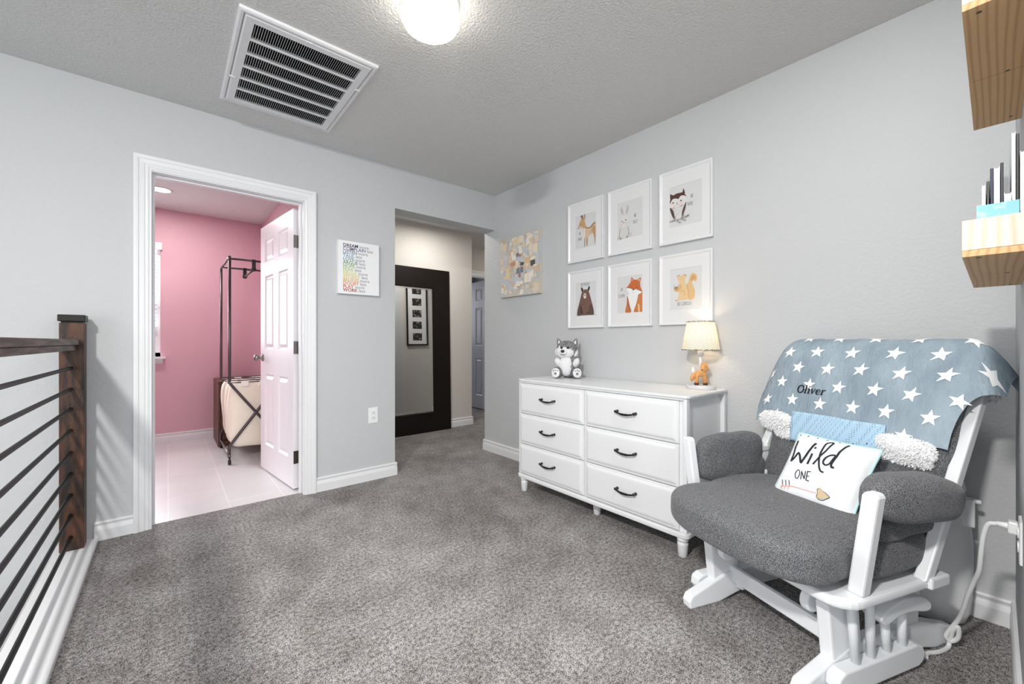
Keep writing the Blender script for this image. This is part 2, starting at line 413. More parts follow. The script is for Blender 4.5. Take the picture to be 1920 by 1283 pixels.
baseboard('baseboard_hall',[((1.0,4.36),(3.014,4.36),(0,-1)),((3.0,4.36-.014),(3.0,4.98),(1,0))])
baseboard('baseboard_laundry',[((-1.7,LY),(.85,LY),(0,-1)),((.85,4.0),(.85,LY),(-1,0))])
# door casings + jambs
CP=[(0,0),(0,.019),(.006,.021),(.02,.020),(.024,.016),(.045,.014),(.05,.011),(.06,.0115),(.068,.008),(.076,.008),(.076,-.003)]
mb=MB().rings((-.147,.797,0,2.112),CP,PA,cap=False,open_bottom=True,smooth=False)
mb.box(-.09,-.07,YA-.003,YA+.118,0,2.05).box(.715,.735,YA-.003,YA+.118,0,2.05).box(-.09,.735,YA-.003,YA+.118,2.03,2.05)
mb.box(-.07,-.058,YA+.045,YA+.08,0,2.03).box(.703,.715,YA+.045,YA+.08,0,2.03).box(-.058,.703,YA+.045,YA+.08,2.018,2.03)
S(mb,'trim_1',trimm,bevel=.0015)
mb=MB().rings((2.954,3.876,0,2.12),CP,lambda u,v,h:(u,4.98-h,v),cap=False,open_bottom=True)
mb.box(3.03,3.045,4.98,5.08,0,2.05).box(3.785,3.80,4.98,5.08,0,2.05).box(3.03,3.80,4.98,5.08,2.032,2.05)
S(mb,'trim_2',trimm)
# stair curb board
S(MB().box(-.43,-.284,-2.2,YA,-.02,.02).box(-.434,-.42,-2.2,YA,-.3,.0),'trim_3',trimm,bevel=.003)
# ---------------------------------------------------------------- six panel doors
def door(name,hinge,ang,W,flip,hinges,knob):
    root=bpy.data.objects.new(name,None); COL.objects.link(root); root.location=hinge; root.rotation_euler=(0,0,ang); struct(root); ORI[root]=(0,0,0)
    Hh=2.015; t=.0175
    mb=MB()
    st=.112; mid=(W/2-.055,W/2+.055)
    zs=[(.0,.22),(.80,1.0),(1.60,1.715),(1.905,Hh)]
    mb.box(0,st,-t,t,.012,Hh).box(W-st,W,-t,t,.012,Hh).box(mid[0],mid[1],-t,t,.012,Hh)
    for a,b in zs:
        for x0,x1 in((st,mid[0]),(mid[1],W-st)): mb.box(x0,x1,-t,t,max(a,.012),b)
    leaf=mb.build('leaf',doorm,root,local=True)
    pm=MB()
    for x0,x1 in((st,mid[0]),(mid[1],W-st)):
        for z0,z1 in((.22,.80),(1.0,1.60),(1.715,1.905)):
            for sgn in(-1,1):
                pm.rings((x0,x1,z0,z1),[(0,t),(.012,t-.011),(.02,t-.011),(.042,t-.002),(.043,t-.002)],lambda u,v,h:(u,sgn*h,v))
    pm.build('panel_moulding',doorm,root,local=True,recalc=False)
    if hinges:
        for i,z in enumerate((.235,1.02,1.78)):
            h=MB().box(-.0035,.0,-.012,.0165,z-.045,z+.045).tube([(-.007,-flip*(t+.004),z-.047),(-.007,-flip*(t+.004),z+.047)],.0065,8)
            h.box(-.005,-.003,-.0165,.0165,z-.045,z+.045)
            h.build('hinge',brass if i==0 else nickel,root,local=True)
    if knob:
        for sgn in (-1,1):
            k=MB().lathe([(.0,0),(.031,0),(.031,.006),(.014,.011),(.011,.03),(.024,.04),(.028,.052),(.024,.062),(0,.066)],(W-.06,sgn*t,.93),18,M=Matrix.Rotation(-sgn*PI/2,3,'X').to_4x4())
            k.build('door_knob',nickel,root,local=True)
    return root
# laundry door: hinge at right jamb, opened into the laundry
door('door_1',(.700,3.228,0),math.atan2(.766,-.085),.77,1,True,True)
door('door_2',(3.765,5.06,0),math.radians(87),.72,1,False,False)
# ---------------------------------------------------------------- laundry window
slatm=bpy.data.materials.new('blind_slat'); slatm.use_nodes=True; _nt=slatm.node_tree
for _n in list(_nt.nodes): _nt.nodes.remove(_n)
_o=nd(_nt,'ShaderNodeOutputMaterial'); _d=nd(_nt,'ShaderNodeBsdfDiffuse'); _t=nd(_nt,'ShaderNodeBsdfTranslucent'); _m=nd(_nt,'ShaderNodeMixShader')
_d.inputs[0].default_value=_t.inputs[0].default_value=lin((240,241,243)); _m.inputs[0].default_value=.5
_nt.links.new(_d.outputs[0],_m.inputs[1]); _nt.links.new(_t.outputs[0],_m.inputs[2]); _nt.links.new(_m.outputs[0],_o.inputs[0])
wn=bpy.data.objects.new('window_1',None); COL.objects.link(wn); struct(wn); ORI[wn]=(0,0,0)
f=MB()
for x0,x1 in((-.95,-.905),(-.105,-.06)): f.box(x0,x1,LY+.05,LY+.09,.90,2.10)
f.box(-.95,-.06,LY+.05,LY+.09,.90,.95).box(-.95,-.06,LY+.05,LY+.09,2.05,2.10).box(-.95,-.06,LY+.045,LY+.09,1.42,1.46)
f.build('window_frame',trimm,wn,bevel=.002)
MB().box(-.91,-.10,LY+.066,LY+.07,.94,2.06).build('pane',glass,wn)
f=MB().box(-1.0,-.02,LY-.055,LY+.05,.885,.905); f.prism([(-.0,0),(-.035,0),(-.035,-.02),(-.012,-.05),(0,-.05)],-.98,-.04,lambda u,v,h:(h,LY+u,.885+v))
f.build('window_sill',trimm,wn,bevel=.002)
bl=bpy.data.objects.new('window_blind',None); COL.objects.link(bl); ORI[bl]=(0,0,0)
tag(bl,'white horizontal window blind, partly raised, in the pink laundry room window','blind')
MB().box(-.97,-.045,LY-.03,LY+.03,2.02,2.095).build('valance',trimm,bl,bevel=.004)
sl=MB()
for i in range(19):
    z=2.0-i*.041
    sl.box(-.94,-.085,-.024,.024,-.0015,.0015,0,Matrix.Translation((0,LY+.02,z))@Matrix.Rotation(.55,4,'X'))
sl.build('slats',slatm,bl)
MB().box(-.94,-.085,LY+.0,LY+.04,1.20,1.222).build('bottom_rail',trimm,bl,bevel=.003)
# ---------------------------------------------------------------- stair railing
rr=empty('stair_railing',(-.367,1.4,.02),'dark stained wood railing with nine black metal rods beside the stair opening','railing')
pm=MB().box(-.410,-.324,2.965,3.05,.02,1.155); pm.build('post',stain,rr,bevel=.002)
MB().box(-.415,-.319,2.960,3.055,1.163,1.196).box(-.405,-.329,2.97,3.045,1.153,1.165).build('post_cap',espresso,rr,bevel=.003)
MB().box(-.412,-.338,-2.0,2.966,1.045,1.073).build('top_rail',railw,rr,bevel=.004)
MB().box(-.405,-.352,-2.0,2.966,1.018,1.045).build('sub_rail',railw,rr,bevel=.003)
for z in (.93,.825,.727,.62,.510,.405,.299,.197,.088):
    MB().tube([(-.370,-2.0,z),(-.370,2.968,z)],.0085,10).build('rod',blackmet,rr)
# ---------------------------------------------------------------- ceiling vent
vt=empty('ceiling_vent',(.518,2.42,CEIL),'large white return air grille with black louvred slots on the ceiling','vent')
vx0,vx1,vy0,vy1=.224,.812,2.005,2.835; PV=lambda u,v,h:(u,v,CEIL-h)
MB().rings((vx0,vx1,vy0,vy1),[(0,0),(0,.012),(.008,.016),(.018,.016),(.022,.006),(.024,.006),(.024,.014),(.03,.018),(.062,.018),(.064,.004)],PV,cap=False).build('frame',trimm,vt)
MB().box(vx0+.06,vx1-.06,vy0+.06,vy1-.06,CEIL-.003,CEIL-.0005).build('filter',mat('filter_black',(9,10,12),.9,col2=(30,33,38),cscale=14,cmin=.5,cmax=.7,spec=.1),vt)
lm=MB(); nr=6; ry=(vy1-vy0-.13)/nr
for i in range(47):
    x=vx0+.07+i*(vx1-vx0-.14)/46
    lm.box(-.0007,.0007,vy0+.064,vy1-.064,-.0055,.0055,0,Matrix.Translation((x,0,CEIL-.011))@Matrix.Rotation(.40,4,'Y'))
lm.build('louvres',mat('louvre_grey',(196,197,198),.4),vt)
for i in range(1,nr):
    y=vy0+.065+i*ry
    MB().box(vx0+.06,vx1-.06,y-.006,y+.006,CEIL-.019,CEIL-.004).build('divider_bar',trimm,vt)
for x,y in((.5,vy0+.03),(vx0+.03,2.55),(vx1-.022,2.25)): MB().box(x-.012,x+.012,y-.006,y+.006,CEIL-.021,CEIL-.014).build('latch',trimm,vt)
# ---------------------------------------------------------------- ceiling light
cl=empty('ceiling_light',(.822,1.49,CEIL),'round flush ceiling light with glowing white glass globe','ceiling light')
MB().lathe([(0,0),(.115,0),(.118,-.008),(.112,-.02),(.102,-.026),(.104,-.04),(.098,-.046),(0,-.046)],(.822,1.49,CEIL),40).build('base',trimm,cl)
MB().lathe([(.094,-.045),(.108,-.05),(.117,-.063),(.118,-.078),(.108,-.098),(.085,-.115),(.05,-.127),(0,-.131)],(.822,1.49,CEIL),40).build('globe',globem,cl)
dl=empty('recessed_light',(-.05,4.92,CEIL),'round recessed ceiling light glowing in the pink laundry room','ceiling light')
MB().lathe([(.082,0),(.085,-.004),(.078,-.006),(.066,-.002)],(-.05,4.92,CEIL),32).build('trim_ring',trimm,dl)
MB().lathe([(0,-.003),(.07,-.003),(.07,0),(0,0)],(-.05,4.92,CEIL),32).build('lens',downm,dl)
vv=empty('air_register',(.345,4.47,CEIL),'small white supply air register on the laundry room ceiling','vent')
MB().rings((.21,.48,4.40,4.54),[(0,0),(0,.008),(.015,.012),(.02,.004)],PV,cap=False).box(.34,.35,4.41,4.53,CEIL-.012,CEIL).build('frame',trimm,vv)
rm=MB()
for i in range(9): rm.box(.23,.46,-.001,.001,-.006,.006,0,Matrix.Translation((0,4.42+i*.0125,CEIL-.007))@Matrix.Rotation(.6,4,'X'))
rm.build('louvres',trimm,vv)
# ---------------------------------------------------------------- outlets
def outlet(x,z,wall,label):
    P=(lambda u,v,h:(x+u,YA-h,z+v)) if wall=='A' else (lambda u,v,h:(x-u,YC+h,z+v))
    r=empty('wall_outlet',P(0,0,0),label,'outlet')
    MB().rings((-.037,.037,-.06,.06),[(0,0),(0,.004),(.003,.006),(.004,.006)],P).build('cover_plate',platem,r)
    for v in(.02,-.02):
        MB().prism([(.0155*math.cos(a)*1.05,v+max(-.0145,min(.0145,.017*math.sin(a)))) for a in [2*PI*i/20 for i in range(20)]],.004,.0085,P).build('socket',trimm,r)
        s=MB()
        for u in(-.006,.006): s.box(*[c for pair in zip(P(u-.001,v-.002,.0085),P(u+.001,v+.006,.0089)) for c in pair])
        s.build('slot',dark,r)
    return r
outlet(1.208,.495,'A','white double wall outlet below the rainbow word canvas')
outlet(1.85,.497,'C','white wall outlet by the corner with a cord plugged in')
# ---------------------------------------------------------------- word canvas
wc=empty('canvas_print',(1.093,YA,1.412),'white canvas of rainbow coloured words beside the laundry door','canvas print')
cx0,cx1,cz0,cz1=.938,1.243,1.413,1.803; cd=.032
MB().box(cx0,cx1,YA-cd,YA+.004,cz0,cz1).build('canvas',mat('canvas_white',(238,239,241),.8,bump=.15,bscale=500,bdist=.002),wc,bevel=.003)
words=['DREAM more','COMPLAIN less','LISTEN more','TALK less','LOVE more','ARGUE less','HOPE more','FEAR less','RELAX more','WORRY less','BELIEVE more','DOUBT less','PLAY more','WORK less']
rain=[(62,52,84),(110,98,140),(112,130,156),(130,168,196),(112,156,160),(104,150,104),(150,184,110),(186,204,126),(216,214,110),(226,206,90),(222,180,84),(226,142,84),(214,96,70),(186,52,48)]
tm=MB(); lm=[mat('letter_grey',(132,130,140),.8)]
ls=.0252
for i,w in enumerate(words):
    a,b=w.split(' '); lm.append(mat('letter_hue',rain[i],.8))
    y=cz1-.045-i*ls
    P=lambda u,v,h:(cx0+.034+u,YA-cd-h,y+v)
    wd=tm.text(a,.0335,P,i+1,.0008,sx=1.0,bold=.0005)
    P2=lambda u,v,h:(cx0+.034+wd+.009+u,YA-cd-h,y+v)
    tm.text(b,.0335,P2,0,.0008,sx=.98)
tm.build('lettering',lm,wc,recalc=False)
# ---------------------------------------------------------------- abstract canvas
ab=empty('abstract_canvas',(XB,2.70,1.47),'square abstract canvas in beige, peach and grey near the hallway corner','painting')
MB().box(XB-.032,XB+.004,2.435,2.965,1.468,2.0).build('canvas',[mat('abstract_ground',(206,196,180),.7,col2=(196,198,200),cscale=5,cdetail=3,cmin=.4,cmax=.6)],ab,bevel=.002)
pm=MB(); cols=[(222,204,180),(200,202,204),(232,216,196),(218,186,146),(196,200,206),(226,206,170),(184,188,192),(236,228,216),(196,140,110),(120,128,142),(208,184,166),(178,122,104),(86,84,82)]
pms=[mat('brush_patch',c,.7) for c in cols]
rnd=random.Random(5)
def PAb(u,v,h): return (XB-.032-h,2.70-u,1.734+v)
for i in range(300):
    k=rnd.choices(range(len(cols)),[9,13,11,1.6,8,7,6,12,.8,.9,8,.4,.35])[0]
    rr_=.05 if k in(8,9,11,12) else rnd.uniform(.02,.075)
    cxu=rnd.gauss(0,.10) if k in(3,8,9,11,12) else rnd.uniform(-.24,.24); cyu=rnd.gauss(0,.07) if k in(3,8,9,11,12) else rnd.uniform(-.24,.24)
    w=rr_*rnd.uniform(.3,.6); h_=rr_*rnd.uniform(.25,.55)
    q=[(cxu-w+rnd.uniform(-.01,.01),cyu-h_+rnd.uniform(-.01,.01)),(cxu+w+rnd.uniform(-.01,.01),cyu-h_+rnd.uniform(-.01,.01)),(cxu+w+rnd.uniform(-.01,.01),cyu+h_+rnd.uniform(-.01,.01)),(cxu-w+rnd.uniform(-.01,.01),cyu+h_+rnd.uniform(-.01,.01))]
    q=[(max(-.262,min(.262,a)),max(-.262,min(.262,b))) for a,b in q]
    pm.poly(q,PAb,k,.0004+i*.000012)
pm.build('brush_marks',pms,ab,recalc=False)
# ---------------------------------------------------------------- framed animal prints
FR=[(2.136,1.801),(1.759,1.419),(1.367,1.036)]
def colm(c): 
    n='ink_%d_%d_%d'%c
    return MATS.get(n) or mat(n,c,.85)
class Art:
    def __init__(s,yc,zc):
        s.mb=MB(); s.ms=[]; s.k=0; s.yc=yc; s.zc=zc
    def P(s,u,v,h): return (XB-.0125-h,s.yc-u*.1,s.zc+v*.1)
    def mi(s,c):
        m=colm(c)
        if m not in s.ms: s.ms.append(m)
        return s.ms.index(m)
    def h(s): s.k+=1; return .00025*s.k
    def blob(s,pts,c,n=5,smooth=True): s.mb.poly(sp2(pts,n,True) if smooth else pts,s.P,s.mi(c),s.h())
    def dot(s,u,v,r,c,ry=None): s.mb.poly(circ(u,v,r,14,ry),s.P,s.mi(c),s.h())
    def line(s,pts,w,c): s.mb.ribbon(sp2(pts,4) if len(pts)>2 else pts,w,s.P,s.mi(c),False,s.h())
def owl(a):
    a.blob([(-.97,.2),(-.9,.55),(-.65,.74),(-.4,.77),(-.12,.7),(.05,.48),(.08,.15),(.02,-.25),(-.2,-.75),(-.45,-.86),(-.68,-.72),(-.9,-.25)],(222,221,220))
    a.blob([(-.97,.28),(-.93,.52),(-.67,.76),(-.4,.79),(-.1,.72),(.07,.46),(-.08,.56),(-.28,.58),(-.42,.44),(-.58,.5),(-.8,.5)],(84,50,44))
    a.blob([(-.93,.5),(-.95,.86),(-.86,.8),(-.72,.7)],(84,50,44),3); a.blob([(-.3,.72),(-.16,.8),(-.1,.98),(-.02,.75),(-.05,.62)],(84,50,44),3)
    a.blob([(-.97,.0),(-.78,-.15),(-.68,-.45),(-.68,-.74),(-.85,-.45)],(92,72,66)); a.blob([(.08,.12),(-.08,-.1),(-.18,-.4),(-.2,-.72),(-.02,-.35)],(92,72,66))
    a.line([(-.93,-.15),(-.8,-.4),(-.7,-.72)],.03,(60,40,36)); a.line([(.05,-.1),(-.05,-.4),(-.18,-.7)],.03,(60,40,36))
    for i in range(26):
        u=-.72+.08*(i%7)+.03*((i//7)%2); v=-.1-.14*(i//7)
        a.dot(u+.02,v,.014,(120,118,120))
    a.dot(-.72,.25,.04,(30,26,28)); a.dot(-.22,.27,.04,(30,26,28)); a.dot(-.74,.03,.1,(232,206,204)); a.dot(-.2,.06,.1,(232,206,204)); a.dot(-.46,.16,.03,(150,150,152),.06)
    a.line([(-.97,-.86),(-.6,-.86),(-.2,-.82),(.28,-.74)],.03,(110,108,98))
    for p in ([(-.5,-.84),(-.35,-1.0),(-.2,-1.06)],[(-.2,-.82),(0,-.95),(.1,-.98)],[(0,-.79),(.2,-.72),(.3,-.68)],[(-.72,-.86),(-.6,-.75),(-.55,-.6)],[(-.2,-.8),(-.1,-.68),(-.02,-.6)]): a.line(p,[.02]+[.05]*(4*(len(p)-1)-1)+[.01],(140,142,128))
    return [('BE',.42,.3),('WISE',.3,-.14)]
def bear(a):
    a.blob([(-.36,.58),(-.42,.86),(-.3,.88),(-.2,.66)],(40,32,32),3); a.blob([(.22,.66),(.32,.9),(.43,.86),(.36,.58)],(40,32,32),3)
    a.blob([(-.8,-1.2),(-.79,-1.17),(-.7,-.65),(-.5,0),(-.34,.5),(-.16,.68),(.1,.7),(.3,.58),(.5,.05),(.7,-.6),(.79,-1.17),(.8,-1.2)],(112,80,70),3)
    a.blob([(-.7,-.6),(-.48,-.42),(-.4,-.85),(-.42,-1.18),(-.78,-1.18)],(88,60,52)); a.blob([(.7,-.6),(.46,-.4),(.36,-.8),(.3,-1.16),(.78,-1.18)],(88,60,52))
    a.blob([(-.42,-.4),(-.46,-.8),(-.3,-1.15),(-.24,-1.0)],(52,36,34)); a.blob([(.44,-.45),(.38,-.8),(.12,-1.15),(.3,-1.05)],(52,36,34))
    a.line([(-.42,-.42),(-.2,-.38),(.05,-.4)],.03,(84,56,50))
    a.dot(-.03,.22,.13,(232,222,212),.2); a.dot(-.02,.26,.05,(30,24,26),.06)
    return [('BE STRONG',-.02,.98)]
def fox(a):
    a.blob([(-.16,-.1),(-.2,-.6),(-.32,-1.2),(.12,-1.2),(.02,-.8),(-.06,-.4)],(196,116,62),4); a.blob([(.62,.0),(.8,.12),(.98,.1),(.99,-1.2),(.36,-1.2),(.55,-.6)],(202,122,60),4)
    a.blob([(-.1,-.05),(.3,.1),(.65,0),(.55,-.6),(.28,-1.15),(.18,-1.0),(-.02,-.5)],(238,238,238)); a.blob([(.66,-.7),(.76,-.75),(.8,-1.19),(.68,-1.19)],(226,186,150),4)
    a.blob([(-.2,.42),(.3,.3),(.95,.12),(.72,-.06),(.35,-.12),(.0,.05)],(240,240,240))
    a.blob([(.12,.82),(.16,1.12),(.24,1.08),(.4,.84)],(188,110,70),3); a.blob([(.6,.86),(.8,1.04),(.88,1.0),(.8,.7)],(188,110,70),3)
    a.blob([(.18,.86),(.19,1.02),(.32,.86)],(226,186,160),3); a.blob([(.68,.86),(.8,.98),(.79,.8)],(226,186,160),3)
    a.blob([(-.32,.48),(-.16,.5),(.0,.68),(.16,.86),(.4,.94),(.62,.9),(.8,.75),(.86,.4),(.98,.1),(.7,.22),(.5,.32),(.32,.28),(.1,.4),(-.12,.44)],(198,104,52))
    a.dot(.32,.28,.05,(30,26,28)); a.line([(.1,.46),(.15,.42),(.2,.46)],.02,(60,40,40)); a.line([(.52,.45),(.58,.4),(.62,.45)],.02,(60,40,40)); a.line([(.24,.1),(.3,.06),(.36,.1)],.015,(110,100,100))
    a.line([(-.14,-.2),(-.1,-.6),(.1,-1.1)],.04,(150,80,44))
    return [('BE',-.6,.28),('CLEVER',-.62,-.16)]
def deer(a):
    a.blob([(.4,.12),(.62,.34),(.93,.42),(.93,-.9),(.82,-.6),(.7,-.3),(.3,-.42),(.0,-.4)],(206,176,140),4)
    a.blob([(-.24,.2),(.0,.5),(.12,.25),(.5,.12),(.3,-.5),(.24,-1.12),(.12,-1.15),(.05,-.6),(-.05,-1.2),(-.1,-.55),(-.12,-.1)],(214,188,156))
    a.blob([(-.16,.15),(-.05,.2),(.0,-.3),(-.1,-.5),(-.14,-.2)],(232,222,208)); a.blob([(.62,.1),(.93,.1),(.93,-.9),(.8,-.55)],(192,148,98))
    a.blob([(-.7,.3),(-.66,.42),(-.5,.8),(-.3,.98),(-.1,.9),(-.02,.6),(.1,.2),(-.15,.25),(-.4,.32)],(200,160,112)); a.blob([(-.7,.28),(-.5,.42),(-.3,.4),(-.35,.28)],(216,196,176))
    a.blob([(-.34,.92),(-.38,1.18),(-.28,1.24),(-.2,.98)],(150,118,92),3); a.blob([(-.18,.9),(-.1,1.24),(.0,1.22),(.0,.9)],(190,160,134),3)
    a.dot(-.36,1.16,.05,(40,34,34)); a.dot(-.68,.32,.04,(60,50,50)); a.dot(-.42,.52,.03,(50,40,38))
    a.line([(.1,.25),(.3,.14),(.55,.2),(.75,.36),(.92,.42)],.05,(110,78,56))
    for u,v in((.25,.08),(.42,.08),(.56,.14),(.7,.22),(.82,.28),(.5,.0),(.68,.06)): a.dot(u,v,.025,(240,234,224))
    a.line([(-.04,-.6),(-.02,-1.18)],.04,(126,96,72)); a.line([(.18,-.6),(.2,-1.1)],.04,(140,108,80)); a.line([(.9,-.85),(.92,-1.1)],.03,(120,90,70))
    return [('BE',-.52,-.2),('KIND',-.52,-.62)]
def rabbit(a):
    a.blob([(-.56,.42),(-.72,.74),(-.66,.98),(-.52,.8),(-.45,.42)],(200,198,196)); a.blob([(-.3,.42),(-.24,.8),(-.12,1.02),(-.04,.75),(-.18,.42)],(200,198,196))
    a.blob([(-.56,.5),(-.64,.72),(-.6,.82),(-.52,.6)],(182,180,180)); a.blob([(-.24,.5),(-.18,.76),(-.12,.84),(-.12,.62)],(182,180,180))
    a.blob([(-.72,-.4),(-.8,-.9),(-.72,-1.24),(-.4,-1.1),(-.1,-1.18),(-.02,-.8),(-.08,-.4)],(214,212,210))
    a.blob([(-.95,-1.2),(-.88,-1.02),(-.7,-1.08),(-.62,-1.22)],(196,194,192)); a.dot(.06,-1.02,.12,(204,202,200))
    a.dot(-.4,-.06,.33,(222,220,219),.44)
    a.line([(-.72,-.5),(-.78,-.9),(-.7,-1.2)],.035,(150,148,148)); a.line([(-.1,-.5),(-.03,-.85),(-.12,-1.18)],.035,(150,148,148))
    a.dot(-.57,-.04,.04,(40,38,40)); a.dot(-.26,.0,.04,(40,38,40)); a.dot(-.42,-.16,.035,(70,60,62)); a.dot(-.6,-.24,.09,(230,206,206)); a.dot(-.24,-.2,.09,(230,206,206))
    for u,v in((-.66,-1.2),(-.16,-1.16)): a.dot(u,v,.08,(150,148,148),.05)
    return [('BE',.44,.06),('SILLY',.46,-.36)]
def squirrel(a):
    a.blob([(.05,-.1),(.2,.4),(.32,.78),(.52,.88),(.7,.72),(.73,.5),(.62,.36),(.52,.42),(.42,.36),(.5,.1),(.6,-.2),(.54,-.62),(.2,-.66)],(220,184,132)); a.blob([(.34,.5),(.45,.74),(.6,.7),(.62,.5),(.5,.5),(.4,.4)],(206,160,104))
    a.blob([(-.5,.86),(-.4,.8),(-.2,.8),(.0,.84),(.1,.78),(.0,.6),(.02,.3),(.16,-.1),(.2,-.5),(.1,-.66),(-.3,-.68),(-.46,-.66),(-.4,-.3),(-.36,.0),(-.36,.4),(-.48,.62)],(226,194,146))
    a.blob([(-.3,.3),(-.2,.1),(-.4,-.14),(-.62,-.12),(-.66,.02),(-.5,.04)],(214,176,124)); a.dot(-.56,.05,.15,(196,158,104),.12); a.dot(-.56,.1,.13,(150,112,76),.05)
    a.line([(-.66,.16),(-.68,.26)],.03,(150,110,80)); a.line([(-.44,.18),(-.4,.28)],.03,(150,110,80))
    for u,v in((-.46,.8),(-.36,.84),(-.06,.84),(.06,.8)): a.dot(u,v,.03,(160,110,76))
    a.dot(-.54,-.68,.06,(190,140,96),.03); a.line([(-.36,-.2),(-.1,-.1),(.0,-.4)],.03,(206,168,118)); a.line([(.1,.3),(.2,-.1),(.22,-.5)],.03,(206,168,118))
    return [('BE CURIOUS',-.05,-1.0)]
PRN=[(0,1,'deer',deer,'white framed print of a spotted deer reading BE KIND'),(1,1,'rabbit',rabbit,'white framed print of a grey rabbit reading BE SILLY'),(2,1,'owl',owl,'white framed print of an owl on a branch reading BE WISE'),
     (0,0,'bear',bear,'white framed print of a brown bear reading BE STRONG'),(1,0,'fox',fox,'white framed print of an orange fox reading BE CLEVER'),(2,0,'squirrel',squirrel,'white framed print of a tan squirrel reading BE CURIOUS')]
for ci,ri,nm,fn,lab in PRN:
    y1,y0=FR[ci]; z0,z1=((1.165,1.598),(1.664,2.114))[ri]
    yc=(y0+y1)/2; zc=(z0+z1)/2
    r=empty('framed_print',(XB,yc,z0),lab,'picture',group='framed animal prints above the dresser')
    MB().rings((-y1,-y0,z0,z1),[(0,0),(0,.02),(.002,.0225),(.008,.0225),(.022,.013),(.022,.008)],PBw,cap=False).build('frame',trimm,r)
    mm=MB().rings((-y1+.02,-y0-.02,z0+.02,z1-.02),[(0,.0115),((y1-y0)/2-.02-.1,.0115),((y1-y0)/2-.02-.1+.001,.0095)],PBw,cap=False)
    # mat board with an 8x10 window
    mm=MB(); u0,u1,w0,w1=-y1+.02,-y0-.02,z0+.02,z1-.02; a0,a1,b0,b1=-yc-.1,-yc+.1,zc-.125,zc+.125
    for q in ((u0,a0,w0,w1),(a1,u1,w0,w1),(a0,a1,w0,b0),(a0,a1,b1,w1)):
        mm.poly([(q[0],q[2]),(q[1],q[2]),(q[1],q[3]),(q[0],q[3])],PBw,0,.0145)
    mm.rings((a0,a1,b0,b1),[(0,.0145),(.002,.0125)],PBw,cap=False)
    mm.build('mat_board',paper,r,recalc=False)
    MB().poly([(a0-.01,b0-.01),(a1+.01,b0-.01),(a1+.01,b1+.01),(a0-.01,b1+.01)],PBw,0,.0122).build('print_paper',papergrey,r,recalc=False)
    a=Art(yc,zc); txt=fn(a)
    a.mb.build(nm+'_drawing',a.ms,r,recalc=False)
    for s,u,v in txt:
        t=MB(); t.text(s,.031,lambda p,q,h:(XB-.0128-h,yc-u*.1-p,zc+v*.1+q),0,.0002,sx=.5,align='CENTER')
        t.build('lettering',inkgrey,r,recalc=False)
    MB().poly([(u0-.002,w0-.002),(u1+.002,w0-.002),(u1+.002,w1+.002),(u0-.002,w1+.002)],PBw,0,.0175).build('glass',glass,r,recalc=False)
# ---------------------------------------------------------------- leaning mirror
mr=empty('leaning_mirror',(2.12,4.30,0),'large floor mirror with wide dark espresso frame leaning on the hallway wall','mirror')
TL=math.radians(1.3)
def PM(u,v,h): return (u,4.315-h*math.cos(TL)+v*math.sin(TL),.002+v*math.cos(TL)+h*math.sin(TL))
MB().rings((1.58,2.645,0,1.925),[(0,-.0),(0,.03),(.004,.034),(.225,.03),(.232,.022)],PM,cap=False).build('frame',espresso,mr)
MB().rings((1.81,2.415,.23,1.695),[(0,.018),(.022,.0215),(.023,.0215)],PM,cap=True).build('mirror_glass',mirrorm,mr,recalc=False)
# photo collage on the hall wall, seen in the mirror
pc=empty('photo_collage',(2.755,3.25,1.06),'black framed column of five dark photos, seen in the hallway mirror','picture')
PH=lambda u,v,h:(2.755-u,3.25+h,1.06+v)
MB().rings((-.165,.165,0,.93),[(0,0),(0,.022),(.018,.022),(.018,.008)],PH,cap=False).build('frame',espresso,pc)
MB().poly([(-.15,.01),(.15,.01),(.15,.92),(-.15,.92)],PH,0,.009).build('mat_board',paper,pc)
phm=mat('photo_print',(30,28,30),.4,col2=(190,170,150),cscale=26,cdetail=4,cmin=.5,cmax=.75)
for i in range(5):
    z=.115+i*.168
    MB().poly([(-.072,z-.045),(.072,z-.045),(.072,z+.06),(-.072,z+.06)],PH,0,.0095).build('photo',phm,pc)
# ---------------------------------------------------------------- dresser
ds=empty('dresser',(2.15,1.585,0),'wide white six-drawer dresser with dark metal bow handles','dresser')
XF=1.93
PD=lambda u,v,h:(XF-h,-u,v)
bx=MB().box(XF+.004,2.374,.985,2.19,.125,.782)
bx.build('body',whitem,ds,bevel=.002)
def rrect(x0,x1,y0,y1,r,n=6):
    o=[]
    for cx,cy,a0 in((x1-r,y1-r,0),(x0+r,y1-r,90),(x0+r,y0+r,180),(x1-r,y0+r,270)):
        for i in range(n+1):
            a=math.radians(a0+90*i/n); o.append((cx+r*math.cos(a),cy+r*math.sin(a)))
    return o
PZ=lambda u,v,h:(u,v,h)
tp=MB().prism(rrect(1.915,2.384,.955,2.212,.03),.783,.797,PZ); tp.prism(rrect(1.921,2.38,.962,2.206,.03),.772,.783,PZ); tp.build('top',whitem,ds,bevel=.003)
MB().prism(rrect(1.912,2.384,.955,2.214,.03),.097,.125,PZ).build('plinth',whitem,ds,bevel=.008,seg=3)
for y in (.985,2.185):
    MB().box(XF-.004,XF+.03,y-(.0 if y>1.5 else .02),y+(.0 if y<1.5 else .02),.125,.782).build('corner_post',whitem,ds,bevel=.004)
MB().box(2.35,2.38,.963,.987,.097,.782).build('back_post',whitem,ds,bevel=.002)
